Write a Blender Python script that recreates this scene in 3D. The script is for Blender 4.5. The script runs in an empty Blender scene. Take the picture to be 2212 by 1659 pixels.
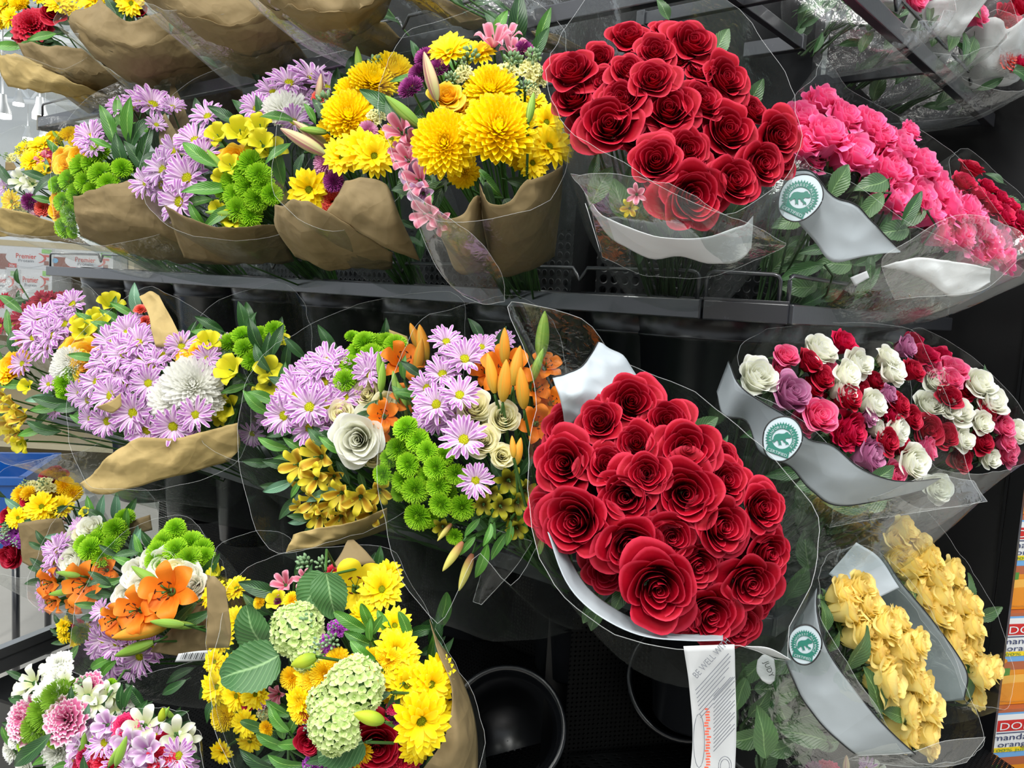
import bpy, math, random
from mathutils import Vector, Matrix, noise
PI = math.pi
SC = bpy.context.scene
COL = SC.collection

# ------------------------------------------------------------------ camera
F = 1800.0; CX, CY = 1106.0, 829.5
cam = bpy.data.objects.new('camera', bpy.data.cameras.new('camera'))
COL.objects.link(cam)
cam.data.sensor_width = 36.0
cam.data.lens = F * 36.0 / 2212.0
cam.data.clip_start = 0.02
CR = (Matrix.Rotation(math.radians(90 - 5.84), 3, 'X') @ Matrix.Rotation(math.radians(3.4), 3, 'Z'))
CAM = Vector((0, 0, 1.45))
cam.matrix_world = Matrix.Translation(CAM) @ CR.to_4x4()
SC.camera = cam
R_ = CR @ Vector((1, 0, 0)); U_ = CR @ Vector((0, 1, 0)); K_ = CR @ Vector((0, 0, 1))

# ------------------------------------------------------------------ world, lamps, exposure
SC.view_settings.view_transform = 'Standard'
SC.view_settings.look = 'None'
SC.view_settings.exposure = 0.0
SC.view_settings.gamma = 1.0
SC.view_settings.use_curve_mapping = False
SC.cycles.transparent_max_bounces = 20
SC.cycles.max_bounces = 7
SC.cycles.diffuse_bounces = 5
SC.cycles.glossy_bounces = 3
SC.cycles.transmission_bounces = 4
SC.cycles.caustics_reflective = False
SC.cycles.caustics_refractive = False
SC.cycles.sample_clamp_indirect = 4.0
W = bpy.data.worlds.new('store'); SC.world = W; W.use_nodes = True
W.node_tree.nodes['Background'].inputs[0].default_value = (0.80, 0.86, 0.92, 1)
W.node_tree.nodes['Background'].inputs[1].default_value = 1.05

def area(name, loc, target, sx, sy, power, col=(1, 0.97, 0.93)):
    l = bpy.data.lights.new(name, 'AREA'); l.shape = 'RECTANGLE'; l.size = sx; l.size_y = sy
    l.energy = power; l.color = col
    o = bpy.data.objects.new(name, l); COL.objects.link(o)
    o.location = loc
    o.rotation_euler = (Vector(target) - Vector(loc)).to_track_quat('-Z', 'Y').to_euler()
    return o
for i, (x, y, e) in enumerate([(-2.2, -0.6, 105), (-0.5, -1.6, 130), (1.3, -0.9, 110), (-3.2, 1.2, 75), (0.2, 0.3, 30)]):
    area('ceiling_lamp', (x, y, 4.1), (x, y, 0), 0.28, 2.6, e)

for i, (x, y, e) in enumerate([(-10, 11, 800), (-3, 16, 900)]):
    area('far_fill_light', (x, y, 5.7), (x - 1, y + 1, 0), 1.2, 1.2, e)  # added out of view to brighten the far ceiling and back wall

# ------------------------------------------------------------------ pixel + distance -> point
def P(px, py, d):
    return CAM + d * (R_ * ((px - CX) / F) - U_ * ((py - CY) / F) - K_)
def ATZ(px, d, z):
    a = (px - CX) / F
    b = ((z - CAM.z) / d + K_.z - R_.z * a) / U_.z
    return CAM + d * (R_ * a + U_ * b - K_)
def PZ(px, py, z):
    v = P(px, py, 1.0) - CAM
    return CAM + v * ((z - CAM.z) / v.z)
def hdir(px, py):
    v = P(px, py, 1.0) - CAM; v.z = 0
    return v.normalized()
uL = hdir(-1101, 517); uR = hdir(2646, 737)
nL = Vector((uL.y, -uL.x, 0)); nL = nL if nL.y > 0 else -nL
nR = Vector((-uR.y, uR.x, 0)); nR = nR if nR.y > 0 else -nR

# ------------------------------------------------------------------ tags
def tag(o, label=None, cat=None, group=None, kind=None):
    if label: o['label'] = label
    if cat: o['category'] = cat
    if group: o['group'] = group
    if kind: o['kind'] = kind
    return o
def empty(name, loc, label=None, cat=None, group=None):
    o = bpy.data.objects.new(name, None); COL.objects.link(o)
    o.location = loc; o.empty_display_size = 0.02
    return tag(o, label, cat, group)
def put(name, mesh, parent=None, M=None, world=True):
    """link a mesh object; M is its matrix in world space (world) or in its parent's space"""
    o = bpy.data.objects.new(name, mesh); COL.objects.link(o)
    M = M if M is not None else Matrix.Identity(4)
    if parent is not None:
        o.parent = parent
        if world:
            L = parent.matrix_basis if parent.parent is None else parent.parent.matrix_basis @ parent.matrix_basis
            M = L.inverted() @ M
    o.matrix_basis = M
    return o

# ------------------------------------------------------------------ mesh gathering
class G:
    def __init__(s): s.v = []; s.f = []; s.uv = []; s.mi = []
    def add(s, vs, fs, uvs=None, mi=0):
        b = len(s.v); s.v += [tuple(p) for p in vs]
        s.uv += list(uvs) if uvs else [(0.5, 0.5)] * len(vs)
        s.f += [tuple(b + i for i in f) for f in fs]; s.mi += [mi] * len(fs)
    def grid(s, nu, nv, fn, mi=0, closed=False):
        vs = []; uvs = []
        cu = nu if closed else nu + 1
        for j in range(nv + 1):
            for i in range(cu):
                u = i / nu; v = j / nv
                vs.append(fn(u, v)); uvs.append((u, v))
        fs = []
        for j in range(nv):
            for i in range(nu):
                a = j * cu + i; b = j * cu + (i + 1) % cu
                fs.append((a, b, b + cu, a + cu))
        s.add(vs, fs, uvs, mi)
    def box(s, c, ax, ay, az, mi=0):
        c = Vector(c); vs = []
        for k in (-1, 1):
            for j in (-1, 1):
                for i in (-1, 1):
                    vs.append(c + ax * i + ay * j + az * k)
        s.add(vs, [(0, 2, 3, 1), (4, 5, 7, 6), (0, 1, 5, 4), (2, 6, 7, 3), (0, 4, 6, 2), (1, 3, 7, 5)], None, mi)
    def tube(s, pts, r, n=6, mi=0, closed=False, cap=True):
        pts = [Vector(p) for p in pts]; m = len(pts); vs = []; uvs = []
        ref = Vector((0.13, 0.21, 0.97)).normalized()
        for k, p in enumerate(pts):
            if closed: t = pts[(k + 1) % m] - pts[k - 1]
            else: t = pts[min(k + 1, m - 1)] - pts[max(k - 1, 0)]
            t.normalize()
            a = t.cross(ref)
            if a.length < 0.15: a = t.cross(Vector((1, 0, 0)))
            a.normalize(); b = t.cross(a)
            rr = r[k] if isinstance(r, (list, tuple)) else r
            for i in range(n):
                w = 2 * PI * i / n
                vs.append(p + a * (rr * math.cos(w)) + b * (rr * math.sin(w))); uvs.append((i / n, k / m))
        fs = []
        for k in range(m if closed else m - 1):
            for i in range(n):
                a0 = k * n + i; a1 = k * n + (i + 1) % n; k2 = ((k + 1) % m) * n
                fs.append((a0, a1, k2 + (i + 1) % n, k2 + i))
        if cap and not closed:
            fs.append(tuple(range(n - 1, -1, -1))); fs.append(tuple((m - 1) * n + i for i in range(n)))
        s.add(vs, fs, uvs, mi)
    def lathe(s, prof, n=24, mi=0, M=None):
        vs = []; uvs = []
        for k, (r, z) in enumerate(prof):
            for i in range(n):
                w = 2 * PI * i / n; p = Vector((r * math.cos(w), r * math.sin(w), z))
                vs.append(M @ p if M else p); uvs.append((i / n, k / (len(prof) - 1)))
        fs = []
        for k in range(len(prof) - 1):
            for i in range(n):
                fs.append((k * n + i, k * n + (i + 1) % n, (k + 1) * n + (i + 1) % n, (k + 1) * n + i))
        s.add(vs, fs, uvs, mi)
    def mesh(s, name, mats, smooth=True):
        me = bpy.data.meshes.new(name)
        me.from_pydata(s.v, [], s.f)
        ul = me.uv_layers.new(name='UVMap')
        idx = [0] * len(me.loops); me.loops.foreach_get('vertex_index', idx)
        flat = [0.0] * (2 * len(idx))
        for k, i in enumerate(idx):
            flat[2 * k], flat[2 * k + 1] = s.uv[i]
        ul.data.foreach_set('uv', flat)
        if not isinstance(mats, (list, tuple)): mats = [mats]
        for m in mats: me.materials.append(m)
        me.polygons.foreach_set('material_index', s.mi)
        me.polygons.foreach_set('use_smooth', [smooth] * len(me.polygons))
        me.update()
        return me

# ------------------------------------------------------------------ materials
def hx(h):
    c = [int(h[i:i + 2], 16) / 255 for i in (0, 2, 4)]
    return tuple((x / 12.92 if x <= 0.04045 else ((x + 0.055) / 1.055) ** 2.4) for x in c) + (1,)
class N:
    def __init__(s, name):
        s.m = bpy.data.materials.new(name); s.m.use_nodes = True
        s.t = s.m.node_tree; s.t.nodes.clear()
        s.out = s.t.nodes.new('ShaderNodeOutputMaterial')
    def n(s, typ, **kw):
        nd = s.t.nodes.new(typ)
        for k, v in kw.items(): setattr(nd, k, v)
        return nd
    def l(s, a, b): s.t.links.new(a, b)
    def math(s, op, a, b=None, c=None, clamp=False):
        nd = s.n('ShaderNodeMath', operation=op, use_clamp=clamp)
        for i, x in enumerate((a, b, c)):
            if x is None: continue
            if isinstance(x, (int, float)): nd.inputs[i].default_value = x
            else: s.l(x, nd.inputs[i])
        return nd.outputs[0]
    def mix(s, fac, a, b):
        nd = s.n('ShaderNodeMix', data_type='RGBA')
        for i, x in ((0, fac), (6, a), (7, b)):
            if isinstance(x, (int, float, tuple)): nd.inputs[i].default_value = x
            else: s.l(x, nd.inputs[i])
        return nd.outputs[2]
    def ramp(s, x, lo, hi):
        nd = s.n('ShaderNodeMapRange', interpolation_type='SMOOTHSTEP')
        s.l(x, nd.inputs[0]); nd.inputs[1].default_value = lo; nd.inputs[2].default_value = hi
        return nd.outputs[0]
    def coord(s, out='Object', scale=1.0):
        tc = s.n('ShaderNodeTexCoord')
        if scale == 1.0: return tc.outputs[out]
        mp = s.n('ShaderNodeMapping')
        mp.inputs['Scale'].default_value = scale if isinstance(scale, tuple) else (scale,) * 3
        s.l(tc.outputs[out], mp.inputs[0]); return mp.outputs[0]
    def noise(s, co, scale, detail=3, rough=0.5, dist=0.0):
        nd = s.n('ShaderNodeTexNoise'); nd.inputs['Scale'].default_value = scale
        nd.inputs['Detail'].default_value = detail; nd.inputs['Roughness'].default_value = rough
        nd.inputs['Distortion'].default_value = dist
        s.l(co, nd.inputs['Vector']); return nd.outputs[0]
    def bump(s, h, strength=0.3, dist=0.002):
        nd = s.n('ShaderNodeBump'); nd.inputs['Strength'].default_value = strength
        nd.inputs['Distance'].default_value = dist; s.l(h, nd.inputs['Height']); return nd.outputs[0]
    def pr(s, col, rough=0.5, spec=0.5, metal=0.0, nrm=None, sheen=0, emit=None, estr=0, coat=0):
        p = s.n('ShaderNodeBsdfPrincipled')
        if isinstance(col, tuple): p.inputs['Base Color'].default_value = col
        else: s.l(col, p.inputs['Base Color'])
        if isinstance(rough, (int, float)): p.inputs['Roughness'].default_value = rough
        else: s.l(rough, p.inputs['Roughness'])
        p.inputs['Specular IOR Level'].default_value = spec
        p.inputs['Metallic'].default_value = metal
        if nrm is not None: s.l(nrm, p.inputs['Normal'])
        if sheen: p.inputs['Sheen Weight'].default_value = sheen
        if coat: p.inputs['Coat Weight'].default_value = coat
        if emit: p.inputs['Emission Color'].default_value = emit; p.inputs['Emission Strength'].default_value = estr
        return p
    def done(s, sh):
        s.l(sh.outputs[0] if hasattr(sh, 'outputs') else sh, s.out.inputs[0]); return s.m

def plain(name, h, rough=0.5, spec=0.5, metal=0.0, bump=0, bscale=60, var=0.0):
    n = N(name); col = hx(h) if isinstance(h, str) else h
    co = n.coord('Object')
    nrm = n.bump(n.noise(co, bscale, 4), bump, 0.001) if bump else None
    if var:
        dark = tuple(c * (1 - var) for c in col[:3]) + (1,)
        col = n.mix(n.noise(co, 9, 4), dark, col)
    return n.done(n.pr(col, rough, spec, metal, nrm))

def petal_mat(name, main, edge=None, deep=None, mode='rim', trans=0.25, rough=0.55, sheen=0.0, jit=0.16, tip=None, spec=0.3):
    """edge: colour of the petal's rim (rim) or its sides (stripe); deep: colour at the petal's foot"""
    n = N(name); uv = n.n('ShaderNodeTexCoord').outputs['UV']
    sp = n.n('ShaderNodeSeparateXYZ'); n.l(uv, sp.inputs[0])
    u, v = sp.outputs[0], sp.outputs[1]
    au = n.math('ABSOLUTE', n.math('MULTIPLY_ADD', u, 2.0, -1.0))
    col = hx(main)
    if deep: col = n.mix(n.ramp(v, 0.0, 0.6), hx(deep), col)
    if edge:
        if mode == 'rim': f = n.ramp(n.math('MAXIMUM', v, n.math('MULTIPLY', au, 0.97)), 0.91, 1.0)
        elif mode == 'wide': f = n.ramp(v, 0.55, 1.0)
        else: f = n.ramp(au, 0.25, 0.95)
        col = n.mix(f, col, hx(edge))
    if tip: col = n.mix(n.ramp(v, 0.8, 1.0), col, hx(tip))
    co = n.coord('Object')
    vein = n.noise(n.coord('UV', (26.0, 1.5, 1.0)), 1.0, 3)
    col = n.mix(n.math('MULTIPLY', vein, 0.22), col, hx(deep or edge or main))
    oi = n.n('ShaderNodeObjectInfo')
    hs = n.n('ShaderNodeHueSaturation'); n.l(col, hs.inputs['Color'])
    n.l(n.math('MULTIPLY_ADD', oi.outputs['Random'], jit, 1.0 - jit / 2), hs.inputs['Value'])
    nrm = n.bump(vein, 0.25, 0.001)
    p = n.pr(hs.outputs[0], rough, spec, 0, nrm, sheen)
    if trans:
        tr = n.n('ShaderNodeBsdfTranslucent'); n.l(hs.outputs[0], tr.inputs[0])
        mx = n.n('ShaderNodeMixShader'); mx.inputs[0].default_value = trans
        n.l(p.outputs[0], mx.inputs[1]); n.l(tr.outputs[0], mx.inputs[2]); p = mx
    return n.done(p)

def leaf_mat(name, a, b, rib, rough=0.42):
    n = N(name)
    sp = n.n('ShaderNodeSeparateXYZ'); n.l(n.n('ShaderNodeTexCoord').outputs['UV'], sp.inputs[0])
    u, v = sp.outputs[0], sp.outputs[1]
    au = n.math('ABSOLUTE', n.math('MULTIPLY_ADD', u, 2.0, -1.0))
    w = n.math('SINE', n.math('MULTIPLY_ADD', n.math('MULTIPLY_ADD', au, -0.35, v), 62.0, 0.0))
    oi = n.n('ShaderNodeObjectInfo')
    col = n.mix(oi.outputs['Random'], hx(a), hx(b))
    col = n.mix(n.math('MULTIPLY', n.noise(n.coord('UV', 5.0), 1.0, 3), 0.5), col, hx(a))
    side = n.ramp(w, 0.8, 1.0)
    col = n.mix(n.math('MULTIPLY', side, 0.35), col, hx(rib))
    col = n.mix(n.math('SUBTRACT', 1.0, n.ramp(au, 0.0, 0.09)), col, hx(rib))
    return n.done(n.pr(col, rough, 0.5, 0, n.bump(w, 0.25, 0.0008)))

def film_mat(name, veil=0.014, tint=(0.93, 0.96, 0.95, 1), bstr=0.38, scale=14.0, gloss=1.0):
    n = N(name); co = n.coord('Object')
    h1 = n.noise(co, scale, 2, 0.45, 0.9); h2 = n.noise(co, scale * 4.5, 2, 0.5, 1.6)
    nrm = n.bump(n.math('MULTIPLY_ADD', h2, 0.22, h1), bstr, 0.012)
    tr = n.n('ShaderNodeBsdfTransparent'); tr.inputs[0].default_value = tint
    gl = n.n('ShaderNodeBsdfGlossy'); gl.inputs['Roughness'].default_value = 0.13; n.l(nrm, gl.inputs['Normal'])
    df = n.n('ShaderNodeBsdfDiffuse'); df.inputs[0].default_value = (0.85, 0.88, 0.88, 1)
    lw = n.n('ShaderNodeLayerWeight'); lw.inputs[0].default_value = 0.35; n.l(nrm, lw.inputs['Normal'])
    m1 = n.n('ShaderNodeMixShader')
    vf = n.math('MULTIPLY_ADD', lw.outputs['Facing'], veil * 1.4, veil * 0.25, clamp=True)
    n.l(vf, m1.inputs[0]); n.l(tr.outputs[0], m1.inputs[1]); n.l(df.outputs[0], m1.inputs[2])
    m2 = n.n('ShaderNodeMixShader')
    n.l(n.math('MINIMUM', n.math('MULTIPLY_ADD', lw.outputs['Fresnel'], 0.42 * gloss, 0.02 * gloss, clamp=True), 0.22), m2.inputs[0])
    n.l(m1.outputs[0], m2.inputs[1]); n.l(gl.outputs[0], m2.inputs[2])
    return n.done(m2)
def edge_mat():
    n = N('film_edge'); tr = n.n('ShaderNodeBsdfTransparent')
    p = n.pr((0.8, 0.83, 0.83, 1), 0.15, 0.8)
    mx = n.n('ShaderNodeMixShader'); mx.inputs[0].default_value = 0.20
    n.l(tr.outputs[0], mx.inputs[1]); n.l(p.outputs[0], mx.inputs[2]); return n.done(mx)
def paper_mat(name, a, b, rough=0.75, scale=1.0, trans=0.1):
    n = N(name); co = n.coord('Object')
    col = n.mix(n.noise(co, 6 * scale, 5, 0.6), hx(a), hx(b))
    col = n.mix(n.math('MULTIPLY', n.noise(n.coord('Object', (30, 300, 300)), 3, 3), 0.25), col, hx(a))
    vo = n.n('ShaderNodeTexVoronoi', feature='F1'); vo.inputs['Scale'].default_value = 22 * scale
    n.l(co, vo.inputs['Vector'])
    nrm = n.bump(n.math('ADD', vo.outputs['Distance'], n.noise(co, 26 * scale, 2)), 0.6, 0.010)
    p = n.pr(col, rough, 0.3, 0, nrm)
    tr = n.n('ShaderNodeBsdfTranslucent'); n.l(col, tr.inputs[0])
    mx = n.n('ShaderNodeMixShader'); mx.inputs[0].default_value = trans
    n.l(p.outputs[0], mx.inputs[1]); n.l(tr.outputs[0], mx.inputs[2])
    return n.done(mx)
def black_metal(name, bump=0.12):
    n = N(name); co = n.coord('Object')
    col = n.mix(n.ramp(n.noise(co, 35, 5, 0.7), 0.62, 0.78), hx('24262c'), hx('565962'))
    return n.done(n.pr(col, 0.30, 0.8, 0, n.bump(n.noise(co, 160, 3), bump, 0.001), coat=0.5))
def perforated(name, pitch=0.019, rad=0.29, base='08090b', sp_=0.35, ro=0.42):
    """sheet metal with round holes punched through; metre-scaled uv"""
    n = N(name); uv = n.n('ShaderNodeTexCoord').outputs['UV']
    sp = n.n('ShaderNodeSeparateXYZ'); n.l(uv, sp.inputs[0])
    fx = n.math('SUBTRACT', n.math('FRACT', n.math('DIVIDE', sp.outputs[0], pitch)), 0.5)
    fy = n.math('SUBTRACT', n.math('FRACT', n.math('DIVIDE', sp.outputs[1], pitch)), 0.5)
    r = n.math('SQRT', n.math('ADD', n.math('MULTIPLY', fx, fx), n.math('MULTIPLY', fy, fy)))
    hole = n.math('LESS_THAN', r, rad)
    ring = n.ramp(r, rad + 0.12, rad)
    p = n.pr(hx(base), ro, sp_, 0, n.bump(ring, 0.8, 0.0015))
    tr = n.n('ShaderNodeBsdfTransparent')
    mx = n.n('ShaderNodeMixShader'); n.l(hole, mx.inputs[0])
    n.l(p.outputs[0], mx.inputs[1]); n.l(tr.outputs[0], mx.inputs[2])
    return n.done(mx)

M = {}
M['black'] = black_metal('black_enamel')
M['blackflat'] = plain('black_panel', '050608', 0.4, 0.3, 0, 0.05, 40)
M['pot'] = plain('black_plastic', '101216', 0.27, 0.6, 0, 0.05, 20)
M['perf'] = perforated('perforated_metal')
M['perfdeck'] = perforated('perforated_deck', .0085, .17, '030405', .12, .6)
M['film'] = film_mat('clear_film')
M['film2'] = film_mat('hazy_film', 0.04, (0.95, 0.96, 0.95, 1), 0.5, 20.0, 1.1)
M['edge'] = edge_mat()
M['kraft'] = paper_mat('kraft_paper', '79694a', '917e58')
M['kraftlit'] = paper_mat('kraft_paper_lit', 'a8925e', 'baa46e')  # same kraft paper, with brighter light put into its colour
M['band'] = paper_mat('grey_white_band', 'a9b3ba', 'bcc5ca', 0.5, 0.5, 0.15)
M['whiteband'] = paper_mat('white_band', 'c9cdd0', 'dcdfe0', 0.5, 0.5, 0.15)
M['ink'] = plain('black_ink', '0c0d10', 0.5)
M['stem'] = plain('green_stem', '3f6a2c', 0.5, 0.4, 0, 0.1, 80, 0.35)
M['stemdark'] = plain('rose_stem', '2e4a26', 0.5, 0.4, 0, 0.1, 80, 0.5)
M['leaf'] = leaf_mat('bright_leaf', '2c6218', '53902a', '86b055')
M['leafdark'] = leaf_mat('dark_leaf', '173c19', '2b5a24', '557f45')
M['leafglauc'] = leaf_mat('grey_green_leaf', '4d7a5c', '6b977a', '9bbfa2')
M['leafrose'] = leaf_mat('rose_leaf', '2b4a2a', '4b6c3c', '6d8b58')
M['leafveined'] = leaf_mat('veined_leaf', '2c5a2a', '437038', '7ca06a', 0.55)
# ------------------------------------------------------------------ flower kinds (unit radius, facing +z)
rng = random.Random(7)
def rose_petal(g, phi, rho, H, w, flare=0.0, curl=0.0, wave=0.0, seed=0.0, nu=11, nv=7, z0=-1.0, spiral=0.10, tip=0.02, freq=4.0, mi=0):
    def fn(a, v):
        u = a * 2 - 1
        s = 0.45 + 0.55 * math.sin(min(1.0, v * 1.35) * PI / 2)
        hv = v * (1 - 0.30 * abs(u) ** 3.2) + tip * v * max(0, 1 - abs(u) * 2.5)
        ang = phi + u * w * s
        r = rho * (0.22 + 0.78 * max(hv, 0) ** 0.5) + u * rho * spiral
        k = max(0.0, hv - 0.52); k2 = max(0.0, hv - 0.78)
        z = z0 + H * hv - curl * k2 * k2 * 9
        r += flare * k * k * 4 + curl * k2 * 0.9
        q = hv ** 3 * wave
        r += q * math.sin(freq * u * 1.3 + seed); z += q * 0.7 * math.cos(freq * u * 1.7 + seed * 2)
        return (r * math.cos(ang), r * math.sin(ang), z)
    g.grid(nu, nv, fn, mi)
def rose_core(g, R, seed, well=0.05, bud=False, mi=0):
    """the tightly rolled heart and the inner rings of petals"""
    turns = 2.6; n = 44
    def sp(a, v):
        t = a * turns * 2 * PI + seed
        r = (0.035 + 0.19 * a ** 1.1) * (0.45 + 0.55 * v)
        r += 0.02 * math.sin(t * 1.7 + seed)
        return (r * math.cos(t), r * math.sin(t), -0.75 + v * (0.62 + 0.10 * a + 0.03 * math.sin(3 * t)))
    g.grid(n, 3, sp, mi)
    rr = random.Random(seed)
    for (rho, n, w, H, fl, cu, wv) in ((0.26, 3, 1.3, 0.93, 0.0, 0.0, 0.015), (0.38, 3, 1.25, 0.98, 0.03, 0.01, 0.02), (0.51, 3, 1.2, 1.0, 0.07, 0.04, 0.03)):
        off = rr.random() * 6
        for k in range(n):
            rose_petal(g, off + k * 2 * PI / n + rr.uniform(-.15, .15), rho * rr.uniform(.95, 1.05), H + rr.uniform(-.04, .02),
                       w, fl, cu, wv, rr.random() * 6, mi=mi)
def calyx(g, mi):
    g.lathe([(0.02, -1.28), (0.10, -1.2), (0.2, -1.08), (0.26, -0.98), (0.22, -0.86)], 10, mi)
    for k in range(5):
        a = k * 2 * PI / 5
        def fn(u, v, a=a):
            w = (u - .5) * 0.30 * math.sin(PI * min(1, v * .9 + .1))
            r = 0.24 + 0.45 * v + 0.1 * v * v
            return (r * math.cos(a) - w * math.sin(a), r * math.sin(a) + w * math.cos(a), -1.02 + 0.34 * v - 0.5 * v ** 3)
        g.grid(2, 4, fn, mi)

PROTO = {}
def proto(kind, name, variants): PROTO.setdefault(kind, []).extend([(name, v) for v in variants])
# a variant = (main mesh, [(part name, mesh, matrix), ...])

def make_rose(kind, name, mat, seeds=(1, 2, 3), wave=1.0, flare=1.0, split=True, cal=False, depth=1.0, freq=4.0, cup=1.0):
    out = []
    for sd in seeds:
        rr = random.Random(sd * 31 + len(kind)); g = G()
        rose_core(g, 1, sd)
        if wave > 2:
            for k in range(5):
                rose_petal(g, rr.random() * 6, rr.uniform(.35, .6), rr.uniform(.98, 1.1), .8, .08, .05, .06 * wave / 2, rr.random() * 6, freq=7)
        if cal: calyx(g, 1)
        kids = []
        rings = ((0.64, 4, 1.10, 1.02, 0.10, 0.10, 0.035), (0.74, 5, 1.0, 0.92, 0.24, 0.26, 0.05), (0.80, 2, 0.95, 0.80, 0.42, 0.40, 0.05)) if cup <= 1 else ((0.60, 4, 1.15, 1.03, 0.06, 0.06, 0.03), (0.68, 4, 1.15, 0.97, 0.14, 0.16, 0.04), (0.72, 3, 1.0, 0.84, 0.22, 0.30, 0.05))
        for (rho, n, w, H, fl, cu, wv) in rings:
            off = rr.random() * 6
            pm = []
            for q in range(2):
                gp = G(); rose_petal(gp, 0, rho * rr.uniform(.96, 1.04), H + rr.uniform(-.05, .04), w * rr.uniform(.92, 1.1), fl * flare, cu, wv * wave, rr.random() * 6, 14, 8, freq=freq)
                pm.append(gp)
            for k in range(n):
                a = off + k * 2 * PI / n + rr.uniform(-.32, .32)
                Mr = Matrix.Rotation(a, 4, 'Z') @ Matrix.Rotation(rr.uniform(-.04, .12), 4, 'Y') @ Matrix.Diagonal((rr.uniform(.93, 1.07), 1, rr.uniform(.92, 1.05), 1))
                gp = pm[k % 2]
                if split:
                    if not hasattr(gp, 'me'): gp.me = gp.mesh('petal', mat)
                    kids.append(('petal', gp.me, Mr))
                else:
                    g.add([Mr @ Vector(p) for p in gp.v], gp.f, gp.uv)
        if cup != 1:
            g.v = [(x, y, z * cup) for x, y, z in g.v]; kids = [(a_, b_, Matrix.Diagonal((1, 1, cup, 1)) @ c_) for a_, b_, c_ in kids]
        me = g.mesh(name, [mat, M['leafrose']])
        out.append((me, kids))
    proto(kind, name, out)

def spoon(g, base, tip, out, w, cup=0.5, bulge=0.1, nv=4, mi=0, tipw=0.35, curl=0.0, rnd=False):
    base, tip, out = Vector(base), Vector(tip), Vector(out)
    ax = tip - base; side = ax.cross(out)
    if side.length < 1e-6: side = Vector((1, 0, 0))
    side.normalize()
    up = side.cross(ax).normalized()
    if up.dot(out) < 0: up = -up
    L = ax.length
    def fn(a, v):
        u = a * 2 - 1
        if rnd:
            v = (0, .3, .6, .8, .92, .98, 1)[int(round(v * 6))]
            prof = w * (.32 + .68 * math.sin(PI / 2 * min(1, v / .7))) * (math.sqrt(max(0.04, 1 - ((v - .74) / .26) ** 2)) if v > .74 else 1)
            return base + ax * v + up * (bulge * L * math.sin(PI * v) + abs(u) * cup * prof) + side * (u * prof)
        prof = w * (math.sin(PI * min(1, 0.10 + 0.74 * v ** 1.25)) ** 0.8) if v < 0.999 else w * tipw
        p = base + ax * v + up * (bulge * L * math.sin(PI * v) + curl * L * v * v)
        p += side * (u * prof) + up * (abs(u) * cup * prof)
        if v > 0.999: p -= ax.normalized() * (abs(u) * w * 0.4)
        return p
    g.grid(2, nv, fn, mi)
def dome(g, r, z, h, n=16, mi=0, bumps=0.0):
    g.lathe([(r, z - h * .5), (r, z), (r * .9, z + h * .45), (r * .65, z + h * .8), (r * .3, z + h), (0.001, z + h * 1.02)], n, mi)

def make_daisy(kind, name, mat, cen, seeds, layers, cr=0.2, w=0.095, lift=0.12, rnd_=False):
    out = []
    for sd in seeds:
        rr = random.Random(sd); g = G()
        for (n, L, z) in layers:
            off = rr.random() * 6
            for k in range(n):
                a = off + k * 2 * PI / n + rr.uniform(-.08, .08); l = L * rr.uniform(.86, 1.06)
                zt = z + rr.uniform(-.10, .14) + lift
                c, s = math.cos(a), math.sin(a)
                spoon(g, (c * cr * .6, s * cr * .6, -.05), (c * l, s * l, zt), (0, 0, 1), w * rr.uniform(.88, 1.12), .35, rr.uniform(.04, .14), 6, rnd=rnd_)
        gc = G(); dome(gc, cr, 0.0, 0.09, 14)
        for k in range(26):
            r = cr * .95 * math.sqrt((k + .5) / 26); a = k * 2.4
            gc.lathe([(0.026, 0.05), (0.02, 0.12 - r * .15), (0.001, 0.135 - r * .15)], 5, 0, Matrix.Translation((r * math.cos(a), r * math.sin(a), 0)))
        out.append((g.mesh(name, mat), [('flower_center', gc.mesh('flower_center', cen), Matrix.Identity(4))]))
    proto(kind, name, out)

def make_mum(kind, name, mat, seeds, n=150, w=0.1, maxth=105, flat=0.62, inner=0.34, lenr=1.0, cen=None, cup=0.5, nv=3):
    out = []
    for sd in seeds:
        rr = random.Random(sd); g = G()
        for k in range(n):
            t = (k + .5) / n; th = math.radians(maxth) * t ** 0.62; a = k * 2.39996 + rr.uniform(-.1, .1)
            R = (0.52 + 0.48 * t ** 0.6) * rr.uniform(.93, 1.05)
            tip = Vector((R * math.sin(th) * math.cos(a), R * math.sin(th) * math.sin(a), R * flat * math.cos(th)))
            rb = inner * (0.25 + 0.75 * t)
            base = Vector((rb * math.sin(th) * math.cos(a), rb * math.sin(th) * math.sin(a), rb * flat * math.cos(th) - .12))
            out_ = Vector((-math.cos(a) * .5, -math.sin(a) * .5, 1))
            spoon(g, base, tip, out_, w * (0.45 + 0.65 * t) * rr.uniform(.85, 1.15), cup, -0.10, nv, 0, 0.45, 0.10 * (1 - t))
        kids = []
        if cen:
            gc = G(); dome(gc, .14, .1, .12, 10); kids.append(('flower_center', gc.mesh('flower_center', cen), Matrix.Identity(4)))
        out.append((g.mesh(name, mat), kids))
    proto(kind, name, out)

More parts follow.
